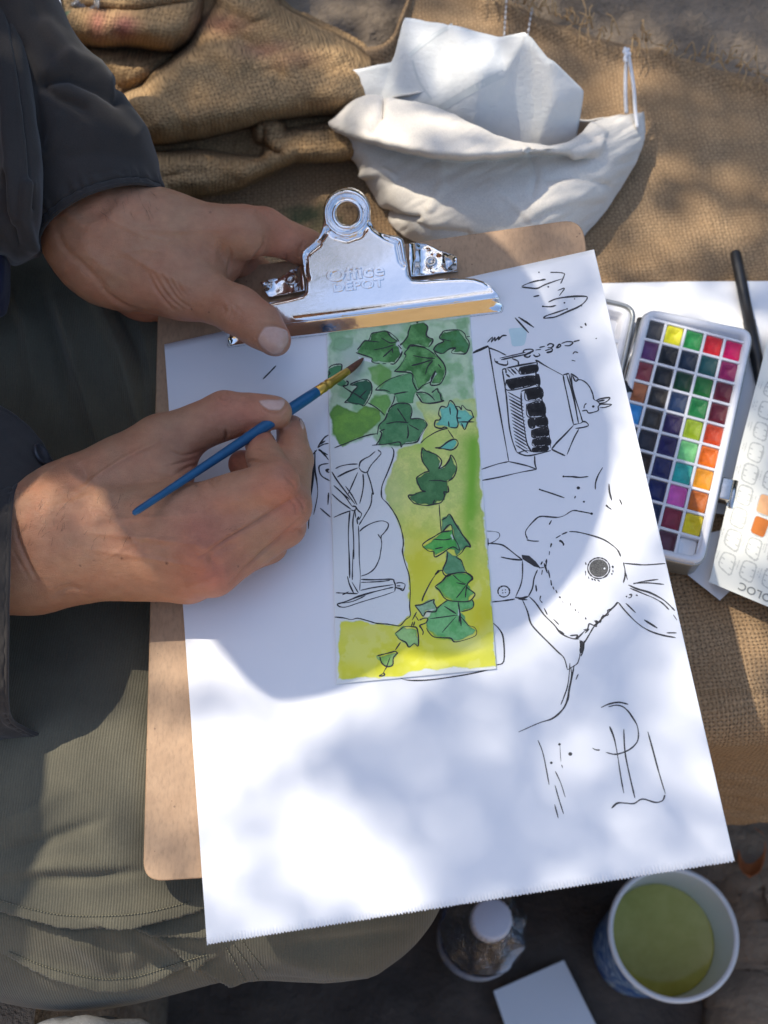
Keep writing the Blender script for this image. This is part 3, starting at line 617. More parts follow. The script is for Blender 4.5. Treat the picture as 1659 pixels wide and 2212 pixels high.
# ------------------------------------------------------------------ sheet, pen, colour chart, paint box
zt = lambda z0: (lambda x, y, h: at(x, y, z0 + np.asarray(h) / 1000.0))
ZP = ZB + .006
def desk():
    o = slab('white_sheet', [(1180, 616), (1300, 612), (1480, 608), (1900, 606), (1900, 1090), (1640, 1120), (1300, 1080), (1180, 1050)], zt(ZP), 0, .4, M['sheet']); tag(o, 'large white paper sheet lying under the paint box and pen', 'paper')
    o = slab('white_card', [(1400, 1180), (1630, 1130), (1625, 1232), (1555, 1297), (1478, 1236)], zt(ZP), .6, 1.1, M['sheet']); tag(o, 'white card whose corner pokes out below the paint box', 'card')
    a, b, c = at(1588, 545, ZP + .004), at(1640, 800, ZP + .004), at(1680, 1000, ZP + .004); ax = c - a; ln = np.linalg.norm(ax)
    t = thing('black_pen', a, 'black pen lying beside the paint box with its end on the burlap', 'pen')
    v, f = lathe(a, ax, [(0, 0), (.0028, 0), (.0033, .0012), (.0034, .03), (.0034, .05), (.0037, .0502), (.0037, ln * .62), (.0035, ln * .622), (.0033, ln - .012), (.0016, ln), (0, ln)], 28); mesh_obj('barrel', v, f, M['black'], t)
    v, f = box(a + np.array([.0033, .0, .001]) + ax / ln * .012, ax / ln * .036, (0, 0, .0016), (.0016, 0, 0)); mesh_obj('pen_clip', v, f, M['black'], t)
    # colour chart
    z = ZP + .010; S = zt(z); t = thing('colour_chart', at(1600, 1100, z), 'cream printed colour chart with empty swatch boxes right of the paint box', 'colour chart')
    slab('chart_card', [(1530, 1256), (1534, 1250), (1600, 960), (1642, 800), (1668, 690), (2080, 830), (1920, 1420), (1660, 1311), (1536, 1259)], S, 0, .6, M['card'], t)
    cQ = lambda P: [((x / 3.16 + 2280) / 1.507, (y / 3.16 + 1200) / 1.507) for x, y in P]
    cells = [[(178, 2020), (240, 1878), (370, 1930), (310, 2140)], [(238, 1795), (290, 1640), (432, 1690), (375, 1895)], [(297, 1590), (350, 1412), (490, 1465), (435, 1660)], [(357, 1360), (410, 1185), (548, 1235), (495, 1425)], [(415, 1140), (465, 965), (605, 1015), (555, 1205)], [(475, 915), (525, 750), (660, 795), (610, 980)], [(535, 690), (580, 540), (700, 580), (668, 755)], [(585, 480), (635, 325), (760, 370), (712, 535)], [(640, 260), (690, 130), (815, 170), (765, 315)], [(392, 2130), (450, 1965), (585, 2015), (525, 2212)], [(455, 1890), (510, 1728), (640, 1775), (580, 1990)], [(625, 2215), (680, 2050), (800, 2095), (745, 2290)], [(680, 1960), (730, 1800), (850, 1845), (800, 2050)], [(570, 1475), (625, 1280), (760, 1330), (705, 1530)], [(512, 1690), (568, 1505), (705, 1560), (650, 1745)], [(632, 1205), (680, 1045), (800, 1090), (750, 1275)]]
    top = lambda x, y: S(x, y, .68); lines, ticks = [], []
    for c in cells:
        q = rounded(cQ(c), 9, 4); lines.append(q + [q[0]]); A, B, Cc, D = [np.array(p) for p in cQ(c)]
        for u in (.3, .62):
            ticks.append([tuple(A + (B - A) * u + (D - A) * .06), tuple(A + (B - A) * u + (D - A) * .26)]); ticks.append([tuple(D + (Cc - D) * u - (D - A) * .06), tuple(D + (Cc - D) * u - (D - A) * .26)])
    def straight(P): return [q for a, b in zip(P[:-1], P[1:]) for q in (a, b)]
    v, f = merge([ribbons([[tuple(a), tuple(b)] for ln_ in lines for a, b in zip(ln_[:-1], ln_[1:])], top, 3.6), ribbons(ticks, top, 2.6)]); mesh_obj('swatch_outline', v, f, M['print'], t)
    tx = []
    for c in cells:
        A, B, Cc, D = [np.array(p) for p in cQ(c)]; off = -(D - A) / np.linalg.norm(D - A)
        for r_, (s, e) in ((9, (.25, .85)), (14.5, (.35, .75))):
            p = A + off * r_; n = 9
            for k in range(n):
                if random.random() < .2: continue
                u0 = s + (e - s) * k / n; tx.append([tuple(p + (B - A) * u0), tuple(p + (B - A) * (u0 + (e - s) / n * .62))])
    v, f = ribbons(tx, top, 2.6); mesh_obj('small_print', v, f, M['print'], t)
    for nm, poly, col in (('painted_swatch', [(572, 1465), (625, 1285), (800, 1345), (720, 1525)], (.80, .42, .20)), ('painted_swatch', [(514, 1680), (570, 1508), (715, 1565), (650, 1742)], (.56, .16, .02)), ('painted_swatch', [(690, 1950), (735, 1810), (860, 1855), (800, 2030)], (.36, .68, .60))):
        q = rounded(cQ(poly), 7, 4); v, f = fills([q], lambda x, y: S(x, y, .74)); mesh_obj(nm, v, f, noisy('swatch_paint', tuple(x * .8 for x in col), tuple(min(1, x * 1.15) for x in col), 90, .7), t)
    # chart lettering, printed the other way up and running out of the frame
    cu = bpy.data.curves.new('chart_lettering', 'FONT'); cu.body = 'VOLOC'; cu.size = 1; cu.align_x = 'RIGHT'; cu.space_character = 1.05
    to = bpy.data.objects.new('lettering', cu); COL.objects.link(to); p0, p1, p2 = S(1598.5, 1264.5, .9), S(1659, 1290.5, .9), S(1593, 1281, .9)
    ex = (p0 - p1) / np.linalg.norm(p1 - p0); ez = np.array([0, 0, 1.0]); ey = np.cross(ez, ex); sc = .0065; cu.offset = .012
    mw = Matrix([[*(ex * sc)], [*(ey * sc)], [*(ez * sc)]]).transposed().to_4x4(); mw.translation = Vector(S(1598, 1257, .9)); bpy.context.view_layer.update()
    dg = bpy.context.evaluated_depsgraph_get(); me = bpy.data.meshes.new_from_object(to.evaluated_get(dg)); me.transform(mw); bpy.data.objects.remove(to); link('lettering', me, M['printdark'], t)
desk()
def paint_box():
    zt_ = ZP + .021; P = lambda x, y: at(x, y, zt_); tl, tr, br = P(1393, 662), P(1631, 711), P(1521, 1222)
    ex = tr - tl; W = np.linalg.norm(ex); ex /= W; ey = br - tr; ey -= ex * (ey @ ex) * .0; H = np.linalg.norm(ey); ey /= H; dn = np.array([0, 0, -1.0])
    t = thing('paint_box', (tl + br) / 2 + dn * .02, 'open white watercolour box of small bright paint pans', 'paint box')
    def loopv(inset, z, rad=.009, n=6):
        c = [(inset, inset), (W - inset, inset), (W - inset, H - inset), (inset, H - inset)]; return np.array([tl + ex * a + ey * b + dn * z for a, b in rounded(c, max(rad - inset, .002), n)])
    def skin(loops): return np.concatenate(loops), grid_faces(len(loops), len(loops[0]), True)
    v, f = skin([loopv(.0022, .004), loopv(.0004, .0026), loopv(-.0004, .0034), loopv(0, .006), loopv(.0004, .020), loopv(.004, .0215)]); mesh_obj('tin_shell', v, f, M['tin'], t)
    v, f = skin([loopv(.0004, .0028), loopv(.0008, .0006), loopv(.0022, 0), loopv(.0042, .0006), loopv(.0052, .0022), loopv(.0056, .0085)]); lo = loopv(.0055, .0085); n = len(lo); f2 = [tuple(range(n))]
    grid = []; K = cP; g = lambda x, y: K([(x, y)])[0]
    c00, c40, c49 = [at(*g(*q), zt_) for q in ((425, 500), (900, 622), (627, 1805))]; du = (c40 - c00) / 4; dv = (c49 - c40) / 9; hw, hh = np.linalg.norm(du) / 2, np.linalg.norm(dv) / 2; eu, ev = du / hw / 2, dv / hh / 2; th = .00085; z0, hz = .0012, .0075
    for i in range(6): grid.append(box(c00 + du * (i - .5) - dv * .5 - eu * th + dn * (z0 + hz), eu * 2 * th, dv * 10, -dn * hz))
    for j in range(11): grid.append(box(c00 + dv * (j - .5) - du * .5 - ev * th + dn * (z0 + hz - .0002), ev * 2 * th, du * 5, -dn * hz))
    o = mesh_obj('tray', *merge([(v, f), (lo, f2)]), M['plastic'], t); d = mesh_obj('divider', *merge(grid), M['plastic'], t, smooth=False); bevel(d, .0004, 2)
    cols = [[(.05, .05, .055), (.80, .72, .02), (.03, .30, .07), (.78, .02, .03), (.80, .01, .12)], [(.12, .035, .14), (.006, .006, .008), (.012, .024, .05), (.005, .075, .075), (.26, .01, .09)], [(.24, .04, .055), (.012, .013, .016), (.006, .05, .02), (.015, .17, .03), (.12, .006, .02)], [(.36, .11, .035), (.025, .021, .018), (.012, .035, .10), (.02, .22, .055), (.13, .008, .02)], [(.04, .33, .72), (.045, .04, .035), (.035, .018, .085), (.33, .45, .01), (.62, .06, .01)], [(.01, .09, .12), (.016, .016, .03), (.02, .012, .09), (.20, .60, .22), (.80, .16, .008)], [(.02, .02, .05), (.018, .008, .008), (.008, .010, .085), (.03, .42, .36), (.80, .30, .005)], [(.06, .02, .02), (.02, .01, .01), (.006, .012, .10), (.68, .12, .44), (.52, .13, .012)], [(.30, .2, .05), (.05, .03, .02), (.01, .03, .10), (.24, .012, .04), (.80, .60, .005)], [(.2, .1, .08), (.3, .2, .1), (.02, .05, .2), (.11, .03, .055), None]]
    a, b = hw - th - .0002, hh - th - .0002
    prng = np.random.default_rng(31)
    def panmesh():
        def lp(s, z, r): return [tuple(eu * x * s + ev * y * s + dn * z) for x, y in rounded([(-a, -b), (a, -b), (a, b), (-a, b)], r, 4)]
        w1, w2 = prng.uniform(.0020, .0032), prng.uniform(.0026, .0042); loops = [lp(1, .0056, .0012), lp(1, .0021, .0014), lp(.95, .0018, .0018), lp(.8, w1, .002), lp(.45, w2, .0015)]; n = len(loops[0]); V = [p for l_ in loops for p in l_]; c_ = prng.uniform(-.35, .35, 2); V += [eu * a * c_[0] + ev * b * c_[1] + dn * prng.uniform(.0034, .0052)]; F = [tuple(x) for x in grid_faces(5, n, True).tolist()] + [(4 * n + k, 4 * n + (k + 1) % n, 5 * n) for k in range(n)]
        return fast_mesh('paint_pan', np.array(V), F)
    pms = [panmesh() for _ in range(7)]; mats = {}; [q_.materials.append(M['pan']) for q_ in pms]
    for j in range(10):
        for i in range(5):
            c = cols[j][i]; o = bpy.data.objects.new('paint_pan', pms[(i * 3 + j * 5) % 7]); COL.objects.link(o); o.parent = t; o.location = Vector(c00 + du * i + dv * j) - t.location
            if c is None: o.location += Vector(dn) * .002; continue
            m = noisy('pan_paint', tuple(x * .85 for x in c), tuple(min(x * 1.12, .85) for x in c), 260, .38, .5, 420, .0012); o.material_slots[0].link = 'OBJECT'; o.material_slots[0].material = m
    lt = br - ey * H * .375 + dn * .012; v, f = box(lt + ex * .0002, ex * .007, ey * .014, dn * -.007); o = mesh_obj('latch', v, f, M['steel'], t); bevel(o, .0012, 3)
    v, f = tube([lt + ex * .009 + ey * -.002, lt + ex * .009 + ey * .016], .0022, 12); mesh_obj('latch_bar', v, f, M['steel'], t)
    # mixing lid, folded open to the left
    q = lambda x, y: at(x, y, ZP + .014); o0, lx, ly = q(1378, 660), q(1180, 615) - q(1378, 660), q(1270, 1165) - q(1378, 660)
    lw, lh = np.linalg.norm(lx), np.linalg.norm(ly); lx /= lw; ly /= lh
    def ll(ins, z, r=.010): return np.array([o0 + lx * x + ly * y + dn * z for x, y in rounded([(ins, ins), (lw - ins, ins), (lw - ins, lh - ins), (ins, lh - ins)], max(r - ins, .002), 6)])
    lid = [ll(.002, .012), ll(-.0005, .010), ll(-.0003, .001), ll(.0008, 0), ll(.0022, .0002), ll(.003, .003)]; v, f = skin(lid); mesh_obj('lid_rim', v, f, M['tin'], t)
    well = [ll(.0026, .002), ll(.004, .0012), ll(.0065, .0012), ll(.0085, .004), ll(.0095, .007)]; v, f = skin(well); n = len(well[0]); w = [(v, f), (well[-1], [tuple(range(n))])]
    for k in (.16, .32, .55, .78): w.append(box(o0 + ly * lh * k + lx * .006 + dn * .007, lx * (lw - .012), ly * .003, dn * -.0055))
    o = mesh_obj('mixing_tray', *merge(w), M['plastic'], t, smooth=False); bevel(o, .0006)
    v, f = tube([q(1384, 690), q(1352, 830)], .0024, 12); mesh_obj('hinge', v, f, M['steel'], t)
    v, f = tube([q(1340, 838) + np.array([0, 0, .004]), q(1352, 860) + np.array([0, 0, .004])], .004, 12); mesh_obj('hinge_knuckle', v, f, M['black'], t)
paint_box()

# ------------------------------------------------------------------ bottle, cup, card on the ground
def bottle():
    p = at(1062, 1985, .20); b = np.array([p[0], p[1], .004]); t = thing('water_bottle', b, 'small clear plastic water bottle with pale cap standing on the ground', 'bottle')
    pet = mat('clear_plastic', (.93, .96, 1.0), .02, 0, Transmission_Weight=1.0, IOR=1.33, Coat_Weight=1.0, Coat_Roughness=.04); t_ = NT(pet); co = t_.coord(); t_.out(None, t_.bump(t_.noise(co, 90, 3), .9, .006))
    prof = [(0, .002), (.026, 0), (.0315, .005), (.0325, .015), (.0318, .03), (.0325, .036), (.0318, .042), (.0325, .05), (.0325, .105), (.0312, .108), (.0325, .112), (.0325, .122), (.030, .142), (.0235, .162), (.0155, .176), (.0132, .180), (.0132, .186)]
    inner = [(max(r - .0005, 0), z + (.0006 if i < 3 else 0)) for i, (r, z) in enumerate(prof)][::-1]; v, f = lathe(b, (0, 0, 1), prof + [(0, .186)], 96); dd = v - b; aa = np.arctan2(dd[:, 1], dd[:, 0]); fl = sstep(.108, .125, dd[:, 2]) * sstep(.178, .16, dd[:, 2]); rr = np.hypot(dd[:, 0], dd[:, 1]) + 1e-6; v[:, :2] += dd[:, :2] / rr[:, None] * (fl * (.0013 * np.sin(aa * 9 + 40 * dd[:, 2]) + .0009 * fbm(v, .012, 77, 2)))[:, None]; mesh_obj('bottle_body', v, f, pet, t)
    cm = noisy('cap_plastic', (.52, .53, .60), (.58, .59, .66), 40, .45); pr = [(0, .1995), (.0118, .1995), (.0138, .1985), (.0145, .1965), (.0147, .184), (.0147, .1795), (.0138, .179)]; th = 96; v, f = lathe(b, (0, 0, 1), pr, th)
    d = v - b; r = np.hypot(d[:, 0], d[:, 1]); a = np.arctan2(d[:, 1], d[:, 0]); k = np.where((d[:, 2] < .197) & (d[:, 2] > .1795), .00025 * np.sign(np.sin(a * 24)), 0); v[:, :2] += (d[:, :2] / np.maximum(r, 1e-6)[:, None]) * k[:, None]; mesh_obj('cap', v, f, cm, t)
    lm = mat('bottle_label', (.5, .55, .62), .4); tt = NT(lm); co = tt.coord(); nz = tt.noise(co, 55, 3); tt.out(tt.ramp(nz, [(.42, (.62, .66, .72)), (.5, (.12, .2, .42)), (.62, (.62, .66, .72))])); v, f = lathe(b, (0, 0, 1), [(.0330, .055), (.0330, .100)], 64); mesh_obj('label', v, f, lm, t)
    v, f = lathe(b, (0, 0, 1), [(.0331, .1005), (.0331, .1065)], 64); mesh_obj('label_band', v, f, mat('navy_print', (.02, .05, .19), .4), t)
bottle()
def cup():
    r0, h = .0455, .150; p = at(1453, 2017, h); b = np.array([p[0], p[1], .004]); t = thing('paper_cup', b, 'blue patterned paper cup of greenish paint water', 'cup'); rb = .037; rad = lambda z: rb + (r0 - rb) * z / h
    v, f = lathe(b, (0, 0, 1), [(rad(0), .0), (rad(.004), .004), (rad(h - .004), h - .004)], 96); m = mat('cup_blue_print', (.02, .12, .38), .5); q = NT(m); co = q.coord()
    wv = q.n('TexWave', wave_type='RINGS'); wv.inputs['Scale'].default_value = 26; wv.inputs['Distortion'].default_value = 14; wv.inputs['Detail'].default_value = 2; wv.inputs['Detail Scale'].default_value = 1.4; mp = q.n('Mapping'); mp.inputs['Location'].default_value = tuple(-b - np.array([-.03, .02, .06])); q.l(q.coord(), mp.inputs[0]); q.l(mp.outputs[0], wv.inputs['Vector'])
    q.out(q.ramp(wv.outputs[0], [(.0, (.01, .075, .30)), (.55, (.02, .14, .42)), (.74, (.05, .22, .50)), (.84, (.45, .58, .70))])); mesh_obj('sleeve', v, f, m, t)
    inner = [(rad(h) - .0005, h - .004), (rad(h) - .0009, h - .006), (rad(.03) - .0009, .03), (rad(.006) - .0012, .007), (0, .007)]; v, f = lathe(b, (0, 0, 1), inner, 96); mi = mat('cup_inside', (.70, .73, .70), .4); q = NT(mi); vo = q.n('TexVoronoi'); vo.inputs['Scale'].default_value = 42; q.l(q.coord(), vo.inputs['Vector']); spk = q.math('LESS_THAN', vo.outputs[0], .07); q.out(q.mix(q.math('MULTIPLY', spk, .75), (.70, .73, .70), (.12, .13, .11))); mesh_obj('lining', v, f, mi, t)
    th = np.linspace(0, 2 * math.pi, 97)[:-1]; ring = np.stack([b[0] + (r0 + .0006) * np.cos(th), b[1] + (r0 + .0006) * np.sin(th), np.full(96, b[2] + h - .002)], 1)
    V = []; nrm = np.stack([np.cos(th), np.sin(th), 0 * th], 1)
    for a in np.linspace(0, 2 * math.pi, 13)[:-1]: V.append(ring + .0021 * (math.cos(a) * nrm + math.sin(a) * np.array([0, 0, 1.0])))
    V = np.concatenate(V); F = np.array([(i * 96 + j, i * 96 + (j + 1) % 96, ((i + 1) % 12) * 96 + (j + 1) % 96, ((i + 1) % 12) * 96 + j) for i in range(12) for j in range(96)]); mesh_obj('rim', V, F, M['cupwhite'], t)
    zl = .098; n = 40; pr = [(rad(zl) - .00095, zl + .0006), (rad(zl) - .0022, zl), (.02, zl - .0001), (0, zl)]; v, f = lathe(b, (0, 0, 1), pr, 96); lq = noisy('green_paint_water', (.33, .315, .05), (.52, .49, .13), 22, .10); lq.node_tree.nodes['Principled BSDF'].inputs['Specular IOR Level'].default_value = .25; mesh_obj('paint_water', v, f, lq, t)
cup()
o = slab('blank_card', [(1066, 2141), (1218, 2074), (1330, 2300), (1130, 2330)], zt(.012), 0, 1.0, M['cardwhite']); tag(o, 'blank white card on the ground between the bottle and the cup', 'card')
# ------------------------------------------------------------------ clipboard
def clipboard():
    tl, tr, bl = bd(343, 603), bd(1258, 472), bd(309, 1905); br = tr + bl - tl; x, y = uv(np.array([tl, tr, br, bl])); c = list(zip(x, y))
    t = thing('clipboard', (tl + br) / 2 - BN * .003, 'brown hardboard clipboard with chrome clip resting on the lap', 'clipboard')
    e = rounded(c, 46, 9); o = slab('backing_board', e, lambda a, b, h: bd(a, b, h), -3.2, 0, M['board'], t); bevel(o, .0006, 2)
    # lever plate of the clip: heights in mm above the board
    K = lambda P: cK(P)
    hd = [(713 + 127 * math.cos(a), 226 + 128 * math.sin(a)) for a in np.linspace(math.radians(184), math.radians(356), 24)]
    outl = [(578, 322), (585, 285), (586, 250)] + hd + [(840, 252), (843, 285), (856, 318), (884, 342), (930, 355), (990, 362), (1016, 378), (1026, 420), (1040, 520), (1048, 575), (1066, 598), (1120, 601), (1250, 592), (1350, 589), (1400, 592), (1450, 608), (1495, 640), (1524, 675), (1536, 694)]
    low_top = [(1536, 694), (1300, 722), (1000, 758), (700, 796), (420, 830), (250, 852), (62, 878)]
    left = [(62, 878), (120, 790), (200, 745), (310, 718), (400, 700), (470, 682), (488, 664), (490, 600), (474, 520), (466, 460), (470, 446), (500, 424), (532, 398), (556, 370), (570, 345)]
    O = K(outl + low_top[1:-1] + left); hole = K([(713 + 57 * math.cos(a), 243 + 58 * math.sin(a)) for a in np.linspace(0, 2 * math.pi, 33)[:-1]])
    V2, F = cdt(O, [hole], 3.0); X, Y = V2[:, 0], V2[:, 1]; T = np.array
    # local axis from jaw edge up to the ring
    j0, j1 = K([(1536, 694)])[0], K([(62, 878)])[0]; d = T(j1) - T(j0); d /= np.linalg.norm(d); nrm = T([-d[1], d[0]]); s = (X - j0[0]) * nrm[0] + (Y - j0[1]) * nrm[1]
    if s.mean() < 0: s = -s
    h = 7.7 + 22 * np.clip(s / 270, 0, 1)
    cx, cy = K([(713, 243)])[0]; r = np.hypot(X - cx, Y - cy)
    h += 1.3 * np.exp(-((r - 48) / 4.0) ** 2) - 1.9 * np.exp(-((r - 40) / 3.4) ** 2) + 1.0 * np.exp(-((r - 29.5) / 4.5) ** 2) - 1.2 * sstep(26, 22.5, r)
    for ln, a, w in ((K([(560, 400), (500, 446), (486, 470), (492, 560), (500, 590)]), -1.9, 3.6), (K([(605, 318), (580, 360), (548, 402), (505, 440)]), -1.9, 3.6), (K([(832, 292), (860, 330), (920, 372), (985, 400), (992, 440), (1005, 500), (1022, 520)]), -1.9, 3.6), (K([(605, 318), (650, 362), (712, 378), (780, 355), (832, 292)]), -1.6, 3.8), (K([(430, 812), (700, 778), (1000, 738), (1300, 700), (1500, 672)]), .35, 5)):
        h += a * np.exp(-(seg_dist(X, Y, ln)[0] / w) ** 2)
    bulge = np.exp(-((X - K([(760, 0)])[0][0]) / 120) ** 2) * np.exp(-((s - 90) / 60) ** 2); h += .6 * bulge
    edge = signed(X, Y, O); h -= 1.8 * np.clip(1 - edge / 6, 0, 1) ** 2 * (s > 24)
    # embossed lettering pressed up out of the plate
    LV = bd(X, Y, h); o = mesh_obj('clip_lever', LV, F, M['chrome'], t); solid_down(o, LV, F, .0008)
    top = lambda x, y: bd(x, y, np.interp(np.abs((np.asarray(x) - j0[0]) * nrm[0] + (np.asarray(y) - j0[1]) * nrm[1]), [0, 270], [7.7, 29.7]))
    # jaw lip folding down to the paper
    P = np.array(low_top, float); P = smooth_line(P, 8); B = np.array([(1561, 745), (1552, 772), (1520, 782), (1300, 808), (1000, 846), (700, 884), (420, 916), (250, 938), (160, 954), (90, 964), (68, 962), (62, 930)], float)
    A_ = np.array(K([tuple(p) for p in P])); n = len(A_); Bs = smooth_line(np.array(K([tuple(p) for p in B])), 8); tb = np.linspace(0, 1, len(Bs)); Bi = np.stack([np.interp(np.linspace(0, 1, n), tb, Bs[:, k]) for k in (0, 1)], 1)
    rows = []
    for u, hh in ((0, 7.7), (.04, 7.5), (.12, 7.0), (.3, 5.85), (.55, 4.2), (.8, 2.55), (1, 1.3)):
        q = A_ * (1 - u) + Bi * u; rows.append(bd(q[:, 0], q[:, 1], np.full(n, hh)))
    JV = np.concatenate(rows); JF = grid_faces(len(rows), n); o = mesh_obj('clip_jaw', JV, JF, M['chrome'], t); solid_down(o, JV, JF, .0008)
    # hinge brackets with rivets
    for nm, poly, riv, tip in (('hinge_bracket', [(1046, 402), (1080, 398), (1150, 408), (1215, 440), (1292, 466), (1308, 475), (1310, 550), (1240, 560), (1150, 572), (1060, 580), (1050, 520)], (1170, 506), (1300, 490)), ('hinge_bracket', [(244, 610), (275, 600), (340, 590), (400, 552), (462, 520), (478, 600), (482, 655), (400, 672), (292, 694), (262, 650)], (414, 606), (255, 612))):
        V2, F = cdt(K(poly), [], 3.0); X, Y = V2[:, 0], V2[:, 1]; rx, ry = K([riv])[0]; r = np.hypot(X - rx, Y - ry); tx, ty = K([tip])[0]
        h = 2.2 + .9 * np.exp(-((r - 9) / 2.5) ** 2) - 1.2 * sstep(5, 3, r) + 6.5 * np.exp(-(np.hypot(X - tx, Y - ty) / 20) ** 2); m = X < 700
        if riv[0] > 700: h += 7 * sstep(K([(1120, 0)])[0][0], K([(1050, 0)])[0][0], X)
        else: h += 7 * sstep(K([(420, 0)])[0][0], K([(480, 0)])[0][0], X)
        h += .5 * n2(X, Y, 14, 81, 2); BV = bd(X, Y, h); o = mesh_obj(nm, BV, F, M['chrome'], t); solid_down(o, BV, F, .0008)
        v, f = lathe(bd(rx, ry, 1.8), BN, [(.0030, 0), (.0030, .0010), (.0024, .0015), (.0016, .0015), (.0012, .0008), (0, .0008)], 24); mesh_obj('rivet', v, f, M['steel'], t)
        # flange standing up under the bracket
        fl = [(1085, 582), (1310, 552), (1306, 505), (1240, 520), (1180, 560)] if riv[0] > 700 else [(244, 612), (292, 694), (400, 660), (330, 640), (270, 612)]
        V2, F = cdt(K(fl), [], 4); o = mesh_obj('bracket_flange', bd(V2[:, 0], V2[:, 1], np.full(len(V2), .9)), F, M['chrome'], t); solid(o, .0006)
    # lettering
    def word(txt, a, b, hgt, nm):
        cu = bpy.data.curves.new(nm, 'FONT'); cu.body = txt; cu.size = 1; cu.extrude = .05; cu.bevel_depth = .022; cu.bevel_resolution = 2; cu.offset = .012; cu.resolution_u = 4
        to = bpy.data.objects.new(nm, cu); COL.objects.link(to); bpy.context.view_layer.update(); me = bpy.data.meshes.new_from_object(to.evaluated_get(bpy.context.evaluated_depsgraph_get())); bpy.data.objects.remove(to)
        co = np.empty(len(me.vertices) * 3, np.float32); me.vertices.foreach_get('co', co); co = co.reshape(-1, 3).astype(float); co[:, 0] -= co[:, 0].min(); w = co[:, 0].max(); cap = .70
        pa, pb = np.array(K([a])[0]), np.array(K([b])[0]); e = pb - pa; up = np.array([e[1], -e[0]]) / np.linalg.norm(e) * hgt / 2.5
        q = pa + (co[:, :1] / w) * e + (co[:, 1:2] / cap) * up; off = np.abs((q[:, 0] - j0[0]) * nrm[0] + (q[:, 1] - j0[1]) * nrm[1])
        base = 7.8 + 22 * np.clip(off / 270, 0, 1) + .6 * np.exp(-((q[:, 0] - K([(760, 0)])[0][0]) / 120) ** 2) * np.exp(-((off - 90) / 60) ** 2)
        me.vertices.foreach_set('co', bd(q[:, 0], q[:, 1], base + .2 + co[:, 2] * 9.0).astype(np.float32).ravel()); me.update(); link(nm, me, M['chrome'], t)
    word('Office', (604, 612), (918, 570), 66, 'embossed_lettering'); word('DEPOT', (640, 664), (915, 632), 44, 'embossed_lettering')
clipboard()

